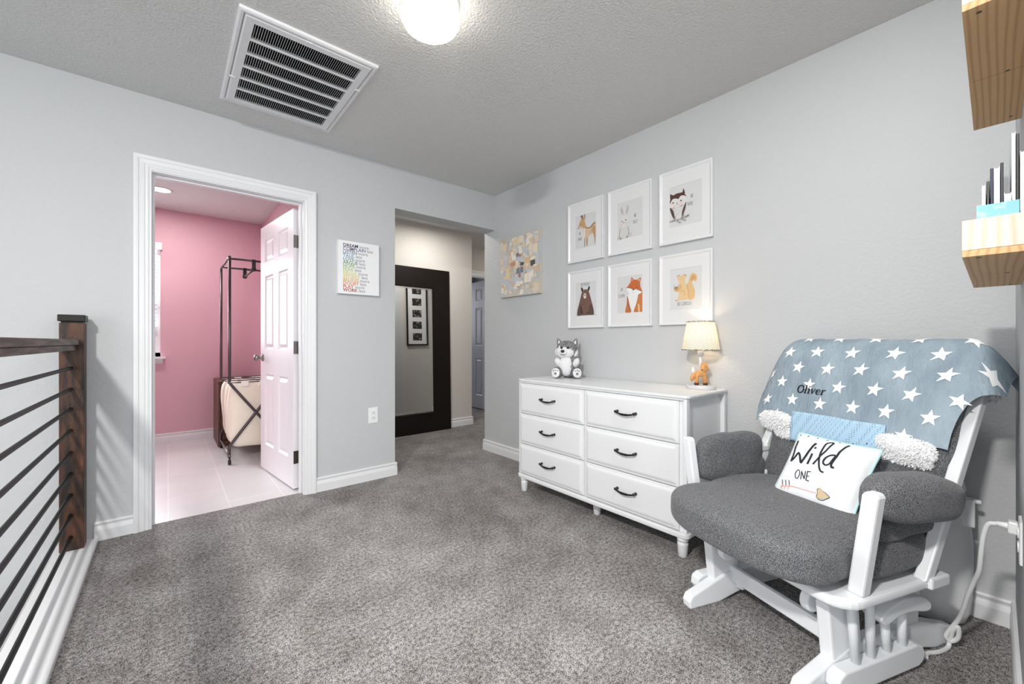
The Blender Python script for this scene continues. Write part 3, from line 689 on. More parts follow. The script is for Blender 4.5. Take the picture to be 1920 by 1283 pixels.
for ci,(ya,yb) in enumerate(((2.187,1.604),(1.590,1.003))):
    for z0,z1 in((.132,.338),(.344,.553),(.559,.768)):
        d=MB().rings((-ya,-yb,z0,z1),[(0,-.004),(0,.008),(.004,.011),(.010,.011),(.022,.017),(.03,.018)],PD)
        do=d.build('drawer',whitem,ds)
        yc=(ya+yb)/2; zc=(z0+z1)/2+.008; hb=MB()
        for s in(-1,1):
            hb.lathe([(.0,0),(.0085,0),(.0085,.003),(.005,.008),(.006,.016),(.0085,.021),(.006,.026),(0,.028)],(XF-.018,yc+s*.058,zc+.004),12,M=Matrix.Rotation(-PI/2,4,'Y'))
        hb.tube(smooth_path([(XF-.036,yc-.062,zc+.005),(XF-.04,yc-.05,zc+.0),(XF-.044,yc-.025,zc-.0045),(XF-.045,yc,zc-.006),(XF-.044,yc+.025,zc-.0045),(XF-.04,yc+.05,zc),(XF-.036,yc+.062,zc+.005)],4),[.004]*5+[.005]*4+[.0065]*7+[.005]*4+[.004]*5,8)
        hb.build('handle',chrome,do)
def foot(x,y):
    MB().lathe([(.0,.0),(.018,.0),(.021,.004),(.0255,.06),(.0265,.07),(.022,.073),(.022,.077),(.027,.08),(.027,.098),(0,.098)],(x,y,0),20).build('leg',whitem,ds)
for x,y in((1.945,2.165),(1.945,.995),(2.02,1.58),(2.345,2.165),(2.345,.995)): foot(x,y)
# ---------------------------------------------------------------- table lamp with fox
lx,ly=2.285,1.065; lz=.797
tl=empty('table_lamp',(lx,ly,lz),'small lit table lamp with a wooden fox stem and zigzag shade on the dresser','lamp')
MB().lathe([(0,0),(.078,0),(.08,.004),(.08,.018),(.077,.021),(0,.021)],(lx,ly,lz),36,sx=.8).build('base',lampbase,tl)
fx=MB()
Rf=Matrix.Rotation(math.radians(150),4,'Z')   # fox faces the room
def F(x,y,z): 
    # local fox frame: x right as seen, y toward viewer
    rx,ry=.70,-.71     # screen right in world
    vx,vy=-.83,-.55
    return Vector((lx+rx*x+vx*y,ly+ry*x+vy*y,lz+.021+z))
fm=Matrix(((.70,-.83,0,0),(-.71,-.55,0,0),(0,0,1,0),(0,0,0,1)))
fb=MB().tube([F(-.022,0,0),F(-.021,0,.04),F(-.012,0,.072),F(.012,0,.072),F(.024,0,.04),F(.026,0,0)],[.0095,.011,.016,.016,.013,.011],10)
fb.rbox(F(.002,0,.066),(.026,.015,.02),2.6,8,M=fm); fb.build('fox_body',foxm,tl)
MB().rbox(F(.018,.008,.098),(.022,.016,.024),2.2,8,M=fm).rbox(F(.03,.012,.09),(.013,.01,.011),2,6,M=fm).build('fox_head',foxm,tl)
for x in(.004,.027): MB().lathe([(.008,0),(.005,.012),(.0,.024)],F(x,.004,.112),8).build('fox_ear',foxm,tl)
MB().rbox(F(-.042,-.002,.045),(.013,.01,.026),2,8,M=fm@Matrix.Rotation(.4,4,'Y')).build('fox_tail',foxm,tl)
MB().rbox(F(-.04,-.002,.084),(.008,.007,.017),2,8,M=fm).build('tail_tip',foxw,tl)
for x in(-.022,.026): MB().lathe([(.0125,.001),(.0122,.013),(0,.0135)],F(x,0,0),10).build('paw',mat('paw_brown',(70,40,28),.6),tl)
MB().ball(F(.006,.018,.088),.004,5).build('fox_nose',blackp,tl)
MB().tube([(lx,ly,lz+.1),(lx,ly,lz+.2)],.009,14).lathe([(.016,.188),(.016,.215),(.012,.218)],(lx,ly,lz),16).build('stem',trimm,tl)
sh=MB().grid(lambda u,v:(lx+(.099-.028*v)*math.cos(2*PI*u),ly+(.099-.028*v)*math.sin(2*PI*u),1.017+.157*v),64,10,uv=True)
so=sh.build('lamp_shade',shade,tl,recalc=False)
for r_,z_ in((.0995,1.017),(.0718,1.173)):
    MB().tube([(lx+r_*math.cos(2*PI*i/40),ly+r_*math.sin(2*PI*i/40),z_) for i in range(40)],.0028,6,closed=True).build('shade_trim',bandm,so)
MB().ball((lx,ly,1.085),(.022,.022,.03),8).build('bulb',bulbm,tl)
# ---------------------------------------------------------------- plush husky
hx,hy,hz=2.25,2.03,.7995
hk=empty('plush_husky',(hx,hy,hz),'grey and white plush husky puppy sitting on the left end of the dresser','plush toy')
# frame: x right as seen, y toward viewer, z up  (faces slightly left)
fd=Vector((-.80,-.60,0)); rt=Vector((.60,-.80,0))
hm=Matrix(((rt.x,fd.x,0,hx),(rt.y,fd.y,0,hy),(0,0,1,hz),(0,0,0,1)))
h3=Matrix(((rt.x,fd.x,0,0),(rt.y,fd.y,0,0),(0,0,1,0),(0,0,0,1)))@Matrix.Scale(1.1,4); hm=hm@Matrix.Scale(1.1,4)
fz=lambda amp:(lambda w,u:w*(1+amp*noise.noise(u*9)))
def hb_(name,c,h,m,rot=None,p=2.2,n=12,amp=.06,par=None):
    M=h3 if rot is None else h3@rot
    return MB().rbox(hm@Vector(c),h,p,n,fz(amp),0,M).build(name,m,par or hk)
RX=lambda a:Matrix.Rotation(a,4,'X'); RY=lambda a:Matrix.Rotation(a,4,'Y'); RZ=lambda a:Matrix.Rotation(a,4,'Z')
body=hb_('body',(0.01,0,.075),(.068,.056,.078),furg)
hb_('belly',(-.005,.022,.078),(.05,.042,.068),furw,par=body)
head=hb_('head',(-.005,.008,.185),(.068,.055,.06),furg)
hb_('face',(-.012,.024,.172),(.062,.046,.045),furw,RX(.2),par=head)
hb_('brow',(-.04,.03,.2),(.018,.022,.022),furw,par=head); hb_('brow',(.014,.03,.2),(.018,.022,.022),furw,par=head)
hb_('cheek',(.045,.006,.165),(.026,.03,.03),furw,par=head); hb_('cheek',(-.06,.006,.168),(.024,.03,.03),furw,par=head)
hb_('muzzle',(-.022,.063,.168),(.026,.024,.02),furw,par=head)
hb_('nose',(-.025,.087,.176),(.012,.006,.009),blackp,p=2.6,n=6,amp=0,par=head)
for x in(-.034,.008): MB().ball(hm@Vector((x,.068,.200)),.0085,6).build('eye',blackp,head)
MB().tube(smooth_path([hm@Vector((-.036,.081,.158)),hm@Vector((-.022,.086,.153)),hm@Vector((-.006,.079,.16))],4),.0016,5).build('mouth',blackp,head)
for x,a in((-.052,.35),(.048,-.35)):
    e=MB().prism([(-.024,-.012),(.024,-.012),(.012,.02),(-.002,.04),(-.014,.02)],-.006,.006,lambda u,v,h:hm@Vector((x+(u*math.cos(a)+v*math.sin(-a)*-1*0+ (v*math.sin(a)*-1)),.0+h,.228+v*math.cos(a)+u*math.sin(a)*.3))).build('ear',furg,head,bevel=.004)
    MB().prism([(-.014,-.006),(.012,-.006),(0,.024)],.006,.009,lambda u,v,h:hm@Vector((x+u*math.cos(a)-v*math.sin(a),h,.228+v*math.cos(a)))).build('ear_lining',furw,e)
for s in(-1,1):
    hb_('arm',(s*.055,.03,.095),(.022,.026,.042),furw,RY(s*.5)@RX(-.5))
    lg=hb_('leg',(s*.062,.045,.036),(.034,.05,.035),furg,RZ(s*-.25))
    hb_('foot_sole',(s*.07,.088,.036),(.028,.012,.031),furw,RZ(s*-.25),amp=.02,par=lg)
    pp=MB()
    for dx,dz,r in((-.012,.014,.0045),(0,.018,.0045),(.012,.014,.0045),(0,-.004,.009)): pp.ball(hm@Vector((s*.07+dx,.1,.036+dz)),r,5)
    pp.build('paw_pad',furg,lg)
# ---------------------------------------------------------------- glider chair (local a forward, y=-b, z)
OC=(1.8725,.4555,0); ROT=math.atan2(.354,-.935)
gc=empty('glider_chair',OC,'white wooden glider rocking chair with charcoal grey cushions in the corner','chair',rz=ROT)
ORI[gc]=(0,0,0)
def C(a,b,z): return Vector((a,-b,z))
def CB(n,mb,m,**k): return mb.build(n,m,gc,local=True,**k)
RUN=[(.388,.0),(.392,.028),(.38,.05),(.19,.112),(.10,.116),(-.10,.116),(-.19,.108),(-.375,.048),(-.392,.025),(-.385,0),(-.26,.0),(-.15,.03),(.10,.03),(.24,.0)]
for s in(1,-1):
    CB('runner',MB().prism(RUN,*((.195,.236) if s>0 else (-.207,-.248)),lambda u,v,h:C(u,h,v)),chairw,bevel=.006)
    CB('base_leg',MB().prism([(.255,.07),(.12,.07),(.14,.262),(.278,.262)],s*.205,s*.246,lambda u,v,h:C(u,h,v)),chairw,bevel=.006)
    CB('base_leg',MB().prism([(-.08,.07),(-.17,.07),(-.19,.25),(-.06,.25)],s*.205,s*.243,lambda u,v,h:C(u,h,v)),chairw,bevel=.005)
    ob=-.27 if s<0 else .27
    CB('side_board',MB().prism([(.30,.045),(.296,.075),(.27,.088),(-.07,.088),(-.10,.078),(-.112,.055),(-.105,.03),(-.08,.018),(.26,.018),(.29,.026)],ob-.0205,ob+.0205,lambda u,v,h:C(u,h,v)),chairw,bevel=.005)
    for a0,a1,z1 in((.195,.215,.305),(.125,.125,.305),(.048,.055,.225),(-.03,-.035,.225)):
        CB('spindle',MB().tube([C(a0,ob,.085),C(a1,ob+(.004 if s<0 else -.004),z1)],.0125,12),chairw)
    CB('glide_cap',MB().prism(sp2([(.115,.205),(.118,.222),(.06,.246),(0,.254),(-.08,.244),(-.125,.22),(-.13,.195),(-.1,.192),(-.04,.205),(.03,.207),(.09,.192)],3,True),ob-.027,ob+.027,lambda u,v,h:C(u,h,v)),chairw,bevel=.005)
    CB('glide_arm',MB().prism(circ(.235,.225,.036,18),s*.15,s*.178,lambda u,v,h:C(u,h,v)),chairw,bevel=.005)
    # seat frame post, arm, back stile
    CB('arm_post',MB().prism([(0,0),(1,0),(1,1),(.82,1.04),(.18,1.04),(0,1)],0,1,lambda u,v,h:C(.228+.037*h+.008*v,s*(.286+.042*u+.043*v),.33+.298*v)),chairw,bevel=.006)
    CB('arm_rail',MB().box(-.17,.215,-s*.345,-s*.30,.555,.58),chairw,bevel=.005)
    CB('back_stile',MB().prism([(-.012,.325),(-.056,.325),(-.402,.945),(-.364,.945)],s*.305,s*.338,lambda u,v,h:C(u,h,v)),chairw,bevel=.005)
CB('front_beam',MB().box(.15,.173,-.21,.21,.072,.132),chairw,bevel=.005)
CB('rear_beam',MB().box(-.168,-.145,-.21,.21,.075,.132),chairw,bevel=.005)
CB('cross_block',MB().box(.10,.15,.165,.205,.045,.10).box(.10,.15,-.205,-.165,.045,.10),chairw,bevel=.004)
seat_out=rrect(-.13,.345,-.335,.335,.075,6)
CB('seat_board',MB().prism(seat_out,.298,.33,lambda u,v,h:Vector((u,v,h))),chairw,bevel=.012,seg=3)
for s in(1,-1): CB('rear_bracket',MB().box(-.125,-.03,min(s*.295,s*.345),max(s*.295,s*.345),.30,.335),chairw,bevel=.006)
CB('back_rail',MB().box(-.385,-.355,-.305,.305,.86,.92).box(-.16,-.135,-.305,.305,.42,.47),chairw,bevel=.005)
def fw(amp,sc,seed=0): return lambda w,u:w+u*(amp*noise.noise(Vector((w.x*sc+seed,w.y*sc,w.z*sc))))
def seatfn(w,u):
    w=Vector(w)
    if w.z>0: w.z+=.006*(1-min(1,(w.y/.30)**2))
    w.x+=.035*(1-(w.y/.32)**2)*max(0,u.x)         # bowed front
    if w.x>.13: w.y*=1+.06*min(1,(w.x-.13)/.1)    # ears in front of the posts
    if w.x<.07: w.y*=1+.085*min(1,(.07-w.x)/.05)+.02*max(0,1-(w.z/.07)**2)
    if w.z<0: w.z*=1-.12*max(0,u.x)
    return w+u*.005*noise.noise(w*7)
CB('seat_cushion',MB().rbox((.14,0,.406),(.315,.290,.074),4.8,30,seatfn),fabric,subsurf=1)
# back cushion
def backfn(w,u):
    w=Vector(w); z=w.z   # local z about center .70, half .36
    w.x+=-.32*z-(.09*z*z if z>0 else -.05*z*z)
    if z>.2: w.y*=1-.05*((z-.2)/.15)**2
    return w+u*(.010*noise.noise(Vector((w.x*4,w.y*5,w.z*12))))
CB('back_cushion',MB().rbox((-.255,0,.700),(.062,.308,.352),4.5,22,backfn),fabric,subsurf=1)
for s in(-1,1):
    if s<0:
        def afn(w,u):
            w=Vector(w); t=w.x/.2
            w.z+=.012*math.sin(t*2.2)-.014*t*t*max(0,-t); w.y*=1-.35*max(0,-t-.4)
            if w.x<-.12: w.z*=1-.9*(-.12-w.x)/.08*.55
            return w+u*.010*noise.noise(Vector((w.x*8,w.y*10,w.z*14)))
        CB('arm_pad',MB().rbox(C(.048,-.335,.598),(.205,.066,.068),3,18,afn),fabric,subsurf=1)
        CB('side_pad',MB().rbox(C(.035,-.285,.492),(.165,.034,.036),4,14,fw(.008,12)),fabric,subsurf=1)
    else:
        CB('arm_pad',MB().rbox(C(.045,.325,.545),(.185,.045,.105),3.6,18,fw(.012,8,3)),fabric,subsurf=1)
        CB('side_pad',MB().rbox(C(.03,.315,.49),(.17,.03,.05),4,14,fw(.008,12)),fabric,subsurf=1)
# ---------------------------------------------------------------- star blanket over the chair back
def world(p): 
    c,s_=math.cos(ROT),math.sin(ROT)
    return Vector((OC[0]+p.x*c-p.y*s_,OC[1]+p.x*s_+p.y*c,p.z))
PROF=[(-.178,.70),(-.192,.76),(-.224,.85),(-.262,.94),(-.298,1.01),(-.325,1.052),(-.358,1.072),(-.392,1.06),(-.41,1.025),(-.414,.985)]
PROF=[(p[0],p[1]) for p in sp2(PROF,6)]
cum=[0]
for i in range(1,len(PROF)): cum.append(cum[-1]+math.hypot(PROF[i][0]-PROF[i-1][0],PROF[i][1]-PROF[i-1][1]))
LT=cum[-1]
def prof(t):
    s=max(0,min(1,t))*LT
    for i in range(1,len(cum)):
        if s<=cum[i]+1e-9:
            f=(s-cum[i-1])/(cum[i]-cum[i-1]); return (PROF[i-1][0]+f*(PROF[i][0]-PROF[i-1][0]),PROF[i-1][1]+f*(PROF[i][1]-PROF[i-1][1]))
    return PROF[-1]
def cloth(bf,t,off=0,wr=1.0,edge=.395):
    """bf -1..1 (near..far), t 0 front hem .. 1 back hem"""
    fr=min(1,t/.62)
    bn=-(.312+.088*fr**2.2); bfar=.385+.03*fr
    b=bn+(bfar-bn)*(bf+1)/2
    a,z=prof(t)
    e=max(0,abs(b)-.285)/.11
    k=.35+.65*min(1,t/.5)
    if b>0: k*=.95
    z-=.115*e*e*k
    a-=.012*e*(1-fr)
    if t<.06: z-=.012*math.sin(b*9+1)*(1-t/.06)
    if t<.12: z+=.016*math.exp(-((b+.12)/.05)**2)*(1-t/.12)
    n=noise.noise(Vector((b*5+3,t*2.2,off*0)))*.007+noise.noise(Vector((b*22,t*3,5)))*.0028+noise.noise(Vector((b*9,t*18,9)))*.0018
    n+=noise.noise(Vector((b*48,t*4,2)))*.0016
    p0=prof(max(0,t-.015)); p1=prof(min(1,t+.015)); ta,tz=p1[0]-p0[0],p1[1]-p0[1]; l=math.hypot(ta,tz) or 1
    a+=tz/l*(n*wr+off); z+=-ta/l*(n*wr+off)
    return world(C(a,b,z))
sb=empty('star_blanket',world(C(-.3,0,.7)),'grey blue muslin blanket with white stars and an embroidered name over the chair back','blanket')
bl_=MB()
NU,NV=90,80
bl_.grid(lambda u,v:cloth(-1+2*u,v),NU,NV,0,True)
def CL(u,v,h): return cloth(u,v,h)       # u in bf, v in t
def star(u,v,r,rot,mi):
    k=LT; hw=.40
    out=[]
    for i in range(10):
        rr2=r if i%2==0 else r*.42
        a=rot+PI/2+2*PI*i/10
        out.append((rr2*math.cos(a),rr2*math.sin(a)))
    vs=[];fs=[]
    # subdivided fan so that it follows the cloth
    pts=[]
    for i in range(10):
        p,q=out[i],out[(i+1)%10]
        for f in (0,.5): pts.append((p[0]+(q[0]-p[0])*f,p[1]+(q[1]-p[1])*f))
    rings_=[1,.66,.33]
    n=len(pts)
    for rg in rings_:
        for p in pts: vs.append(CL(u-p[0]*rg/hw,v+p[1]*rg/k,.0022))
    vs.append(CL(u,v,.0022))
    for g in range(2):
        for i in range(n): fs.append((g*n+i,g*n+(i+1)%n,(g+1)*n+(i+1)%n,(g+1)*n+i))
    for i in range(n): fs.append((2*n+i,2*n+(i+1)%n,3*n))
    bl_.add(vs,fs,mi,True)
rs=random.Random(3)
row=0; v=.05
while v<.97:
    for k in range(-5,6):
        u=(k+(.5 if row%2 else 0)+ .04*row)*.33
        if -.97<u<.97: star(u+rs.uniform(-.02,.02),v+rs.uniform(-.006,.006),.031,rs.uniform(-.12,.12),1)
    row+=1; v+=.078/LT
bl_.build('cloth',[starfab,starwh],sb,recalc=False)
em=MB()
def EL(u0,v0,sx,sy):
    return lambda u,v,h:cloth(u0-u*sx,v0+v*sy,.003)
def stroke(mb,pts,w,P,mi=0,closed=False): mb.ribbon(pts,w,P,mi,closed)
e0=(.47,.262); eh=.034/LT; ew=.034/.40
PE=EL(e0[0],e0[1],ew,eh)
th=.2; tn=.09
stroke(em,[(.45+.42*math.cos(2*PI*i/24),.5+.5*math.sin(2*PI*i/24)) for i in range(24)],[th*.55+ .5*th*abs(math.cos(2*PI*i/24)) for i in range(24)],PE,0,True)
def vst(x,y0,y1,w=th): stroke(em,[(x,y0),(x,(y0+y1)/2),(x,y1)],w,PE)
def hst(x0,x1,y,w=tn): stroke(em,[(x0,y),((x0+x1)/2,y),(x1,y)],w,PE)
vst(1.18,0,1.08); hst(1.02,1.36,.03); hst(1.02,1.18,1.04)
vst(1.62,0,.66); hst(1.46,1.80,.03); hst(1.48,1.62,.62); em.poly(circ(1.62,.9,.1,10),PE,0)
stroke(em,[(1.98,.64),(2.1,.35),(2.22,.02)],th,PE); stroke(em,[(2.22,.02),(2.36,.35),(2.46,.64)],tn,PE); hst(1.88,2.12,.64); hst(2.36,2.56,.64)
stroke(em,[(2.70,.36),(3.12,.36),(3.12,.5),(3.02,.63),(2.88,.66),(2.73,.58),(2.66,.38),(2.68,.18),(2.82,.03),(2.98,.02),(3.14,.14)],[tn,tn,tn*1.2,tn*1.2,tn,th*.8,th,th,th*.8,tn,tn],PE)
vst(3.42,0,.66); hst(3.28,3.60,.03); hst(3.28,3.42,.62); stroke(em,[(3.46,.42),(3.56,.58),(3.68,.64),(3.80,.58)],[tn,tn,tn,th],PE)
em.build('embroidery',ink,sb,recalc=False)
# ---------------------------------------------------------------- fleece baby blanket beneath
fbk=empty('fleece_blanket',world(C(-.2,0,.66)),'white fleece baby blanket with a pale blue knit middle, folded beneath the star blanket','blanket')
def tuft(mb,c,h,n,seed,R=None,ln=.009,p=3):
    rg=random.Random(seed)
    for _ in range(n):
        u=Vector((rg.gauss(0,1),rg.gauss(0,1),rg.gauss(0,1))).normalized()
        l=(abs(u.x)**p+abs(u.y)**p+abs(u.z)**p)**(1/p); u2=u/l
        q=Vector((u2.x*h[0],u2.y*h[1],u2.z*h[2]))
        nrm=Vector((u2.x/h[0],u2.y/h[1],u2.z/h[2])).normalized()
        d=(nrm+Vector((rg.uniform(-.6,.6),rg.uniform(-.6,.6),-.35+rg.uniform(-.5,.3)))).normalized()
        t=d.cross(Vector((rg.uniform(-1,1),rg.uniform(-1,1),rg.uniform(-1,1)))).normalized()*.0028
        t2=d.cross(t).normalized()*.0028
        e=q+d*ln*rg.uniform(.6,1.3)
        vs=[q+t,q-t*.5+t2,q-t*.5-t2,e]
        vs=[world(Vector(c)+(R@x if R else x)) for x in vs]
        mb.add(vs,[(0,1,3),(1,2,3),(2,0,3)],0,False)
def lump(name,c,h,R,seed,n,p=3.2):
    mb=MB(); m=MB()
    m.rbox((0,0,0),h,p,14,fw(.006,18,seed))
    for q in m.v: mb.v.append(world(Vector(c)+R@q))
    mb.f=m.f; mb.m=m.m; mb.sm=m.sm
    tuft(mb,c,h,n,seed,R)
    return mb.build(name,fleece,fbk,recalc=False)
def RL(ax,ay): return Matrix.Rotation(ax,3,'X')@Matrix.Rotation(ay,3,'Y')
lump('fleece_fold',C(-.165,.262,.700),(.022,.072,.042),RL(.0,.28),1,900)
lump('fleece_fold',C(-.178,.228,.652),(.017,.045,.024),RL(-.05,.28),2,500)
lump('fleece_fold',C(-.168,-.208,.692),(.022,.080,.036),RL(-.06,.28),3,1100)
lump('fleece_fold',C(-.176,-.200,.655),(.018,.074,.022),RL(-.05,.28),4,900)
lump('fleece_back',C(-.428,-.30,.925),(.012,.045,.07),RL(0,0),6,900)
kn=MB()
def KP(u,v):
    b=.19-.335*u; z=.632+.125*v
    a=-.148-.25*(z-.64)+.006*math.sin(b*30+z*20)-.004*(1-v)
    return world(C(a,b,z))
kn.grid(KP,24,12)
kn.build('knit_panel',knitm,fbk,recalc=False,solid=.008)
# ---------------------------------------------------------------- throw pillow
pl0=(C(.070,.100,.458),C(.070,-.185,.458),C(-.062,-.20,.690),C(-.072,.088,.690))   # BL BR TR TL
def pmap(u,v):  # u 0..1 left->right, v 0..1 bottom->top
    a=pl0[0].lerp(pl0[1],u); b=pl0[3].lerp(pl0[2],u); return a.lerp(b,v)
pn=(pl0[1]-pl0[0]).cross(pl0[3]-pl0[0]).normalized()
if pn.x<0: pn=-pn
def psurf(u,v,sgn,off=0):
    uu,vv=u,v
    pin=.045
    cu=u-.5; cv=v-.5
    uu=.5+cu*(1-pin*(1-(2*cv)**2)*abs(2*cu)**3); vv=.5+cv*(1-pin*(1-(2*cu)**2)*abs(2*cv)**3)
    th=.040*(max(0,(1-(2*cu)**4))*max(0,(1-(2*cv)**4)))**.6
    th+=.0035*noise.noise(Vector((u*7,v*9,sgn*3)))*min(1,8*min(u,1-u,v,1-v))
    p=pmap(uu,vv)+pn*(sgn*(th)+ (off if sgn>0 else 0))
    return world(p)
pw=empty('throw_pillow',world(C(0,-.05,.47)),'small white throw pillow lettered Wild One with a coral arrow, on the chair seat','pillow')
cs=MB().grid(lambda u,v:psurf(u,v,1),36,30).grid(lambda u,v:psurf(u,v,-1),36,30)
cs.build('cover',pillowm,pw,recalc=False)
edge=[(i/20,0) for i in range(20)]+[(1,i/20) for i in range(20)]+[(1-i/20,1) for i in range(20)]+[(0,1-i/20) for i in range(20)]
MB().tube([psurf(u,v,1,.0) for u,v in edge],.0042,6,closed=True).build('piping',aqua,pw)
PP=lambda u,v,h:psurf(u,v,1,.0018)
lt=MB()
def zc(pts,n=5): return sp2(pts,n)
# photo-space lettering: u right, v up in pillow units
def K(x,y):  # zoom coords -> pillow uv (affine of the photographed face)
    x0,y0=90,845; ux,uy=(1035-90),(1215-845); vx,vy=(400-90),(95-845)
    dx,dy=x-x0,y-y0; det=ux*vy-uy*vx
    return ((dx*vy-dy*vx)/det,(ux*dy-uy*dx)/det)
def KS(pts,w,mi,smooth=True,n=5,closed=False):
    q=[K(*p) for p in pts]
    lt.ribbon(zc(q,n) if smooth and len(q)>2 else q,w,PP,mi,closed)
KS([(440,250),(420,330),(385,500),(400,505),(480,430),(520,555),(540,540),(620,420),(685,325)],.028,0,True)
KS([(655,465),(630,530),(605,590)],.026,0); lt.poly([K(690+14*math.cos(a),398+14*math.sin(a)) for a in [2*PI*i/10 for i in range(10)]],PP,0)
KS([(672,600),(740,530),(830,430),(880,355),(860,330),(810,350),(770,430),(745,540),(745,630),(765,690),(800,710)],.022,0)
KS([(925,520),(870,515),(815,545),(790,590),(815,625),(860,620),(900,570),(930,520)],.022,0); KS([(1050,385),(1000,440),(940,530),(890,620),(890,660),(918,668)],.026,0)
KS([(490,645),(465,680),(465,735),(490,750),(515,710),(512,660),(490,645)],.011,0); KS([(535,768),(542,668)],.012,0); KS([(540,668),(578,770)],.012,0); KS([(576,770),(590,675)],.012,0); KS([(655,690),(608,680)],.012,0); KS([(614,680),(598,785)],.012,0); KS([(596,782),(634,796)],.012,0); KS([(606,735),(635,740)],.010,0,False)
lt.build('lettering',[inkblk,inkpink,inktan],pw,recalc=False); lt=MB()
KS([(250,808),(400,832),(560,885),(735,945)],.009,1)
for x in(280,330,378): KS([(x,735+ (x-280)*.25),(x+6,800+(x-280)*.2)],.011,0 if x!=280 else 0,False)
for x in(250,300,350): KS([(x+40,800+(x-250)*.2),(x+5,835+(x-250)*.25)],.009,1,False)
lt.poly([K(*p) for p in sp2([(735,945),(730,905),(755,890),(785,915),(830,950),(870,995),(820,1000),(770,1005),(735,1000),(720,970)],3,True)],PP,2)
KS([(735,945),(730,905),(755,890),(785,915),(830,950),(870,995)],.008,0); KS([(735,945),(718,975),(740,1008),(790,1018),(870,995)],.008,0)
lt.build('arrow_print',[inkblk,inkpink,inktan],pw,recalc=False); lt=MB()
for x,y in((440,152),(555,190),(675,228),(795,272),(915,298),(1055,328),(1200,352)): lt.poly([K(x+9*math.cos(a),y+9*math.sin(a)) for a in [2*PI*i/8 for i in range(8)]],PP,0)
lt.build('dot_border',[inkblk],pw,recalc=False)
# ---------------------------------------------------------------- white tub in the corner, round base by the dresser
wb=empty('plastic_bin',(2.285,.20,0),'tall white oval plastic bin with a side latch in the corner behind the glider','bin')
MB().lathe([(0,0),(.125,0),(.14,.01),(.153,.05),(.16,.15),(.16,.30),(.152,.42),(.138,.50)],(2.285,.21,0),40,sx=.52).build('body',tubm,wb)
MB().lathe([(.140,.498),(.142,.505),(.132,.55),(.11,.60),(.07,.635),(0,.645)],(2.285,.21,0),40,sx=.52).build('lid',tubm,wb)
MB().box(2.245,2.29,.046,.085,.38,.48).tube([(2.262,.05,.475),(2.262,.03,.475)],.008,10).build('latch',tubm,wb,bevel=.004)
db=empty('round_container',(2.10,.868,0),'pale round container on the carpet between dresser and glider chair','container')
MB().lathe([(0,0),(.06,0),(.072,.012),(.078,.04),(.074,.075),(.07,.08)],(2.10,.868,0),28).build('body',mat('pale_green_plastic',(206,214,206),.4),db)
MB().lathe([(.071,.08),(.073,.085),(.07,.105),(.05,.115),(0,.118)],(2.10,.868,0),28).build('lid',tubm,db)
# ---------------------------------------------------------------- power cord
pcd=empty('power_cord',(1.87,-.03,.53),'white power cord from the corner outlet looping down to the carpet','cord')
MB().box(1.858,1.888,YC+.0062,YC+.026,.505,.54).tube([(1.873,YC+.02,.523),(1.875,YC+.05,.523)],[.011,.006],10).build('plug',trimm,pcd,bevel=.004)
path=[(1.875,-.002,.521),(1.88,.013,.512),(1.888,.022,.47),(1.90,.027,.41),(1.92,.031,.352),(1.95,.043,.298),(1.98,.057,.234),(2.01,.067,.175),(2.04,.080,.12),(2.05,.098,.075),(2.055,.108,.042),(2.06,.096,.030),(2.055,.080,.055),(2.045,.080,.095),(2.05,.092,.075),(2.062,.1,.03),(2.05,.104,.0085),(2.0,.122,.0075),(1.962,.146,.0075),(1.93,.148,.0075)]
MB().tube(smooth_path(path,8),.0065,10).build('cable',cordm,pcd)
# ---------------------------------------------------------------- pine ledge shelves on the near wall
def ledge(z0,label):
    r=empty('wall_shelf',(1.55,YC,z0),label,'shelf',group='pine wall shelves by the corner')
    for x0,x1 in((1.2,1.544),(1.546,1.9)):
        MB().box(x0,x1,YC,.042,z0,z0+.0125).build('bottom_board',pineA,r,bevel=.0008)
    MB().box(1.2,1.219,YC,.042,z0+.0128,z0+.072).build('end_panel',pineB,r,bevel=.001)
    MB().box(1.881,1.9,YC,.042,z0+.0128,z0+.072).build('end_panel',pineB,r,bevel=.001)
    MB().box(1.2192,1.8808,.024,.042,z0+.0128,z0+.072).build('front_lip',pineB,r,bevel=.001)
    s=MB()
    for x,y in((1.225,.02),(1.54,-.02),(1.86,-.03)): s.lathe([(0,-.0008),(.004,-.0008),(.004,.0002),(0,.0002)],(x,y,z0),10)
    s.build('screw_heads',brass,r)
    return r
ledge(1.712,'pine wall shelf near the ceiling, upper of the two on the near wall')
ledge(1.227,'pine wall shelf holding books, lower of the two on the near wall')
# books in the lower ledge: slabs across the ledge, spine ends toward the room
BK=[(.0175,.0225,1.24,1.36,1.335,(214,208,196),'thin cream booklet leaning at the outer edge of the lower shelf'),
    (.0115,.0165,1.235,1.375,1.372,(196,196,192),'thin pale booklet second from the outer edge of the lower shelf'),
    (.0065,.0105,1.24,1.40,1.378,(60,60,62),'thin dark book beside the pale booklet on the lower shelf'),
    (.0015,.0058,1.25,1.42,1.405,(28,34,78),'navy board book at the front of the thick pair on the lower shelf'),
    (-.0065,.0009,1.245,1.42,1.404,(236,238,242),'white paged board book between two navy covers on the lower shelf'),
    (-.0112,-.0071,1.25,1.42,1.412,(22,24,44),'dark navy hardcover with brown inside, mid shelf'),
    (-.0205,-.0118,1.235,1.34,1.348,(226,224,222),'short white stack of small books mid lower shelf'),
    (-.0262,-.0212,1.26,1.50,1.47,(205,208,212),'tall slim silver grey book on the lower shelf'),
    (-.0310,-.0268,1.27,1.54,1.468,(36,38,42),'tall black book behind the silver grey book on the lower shelf'),
    (-.0372,-.0318,1.26,1.52,1.43,(232,230,214),'tall cream book on the lower shelf near the wall'),
    (-.0470,-.0380,1.26,1.56,1.44,(222,222,222),'large white book against the wall on the lower shelf')]
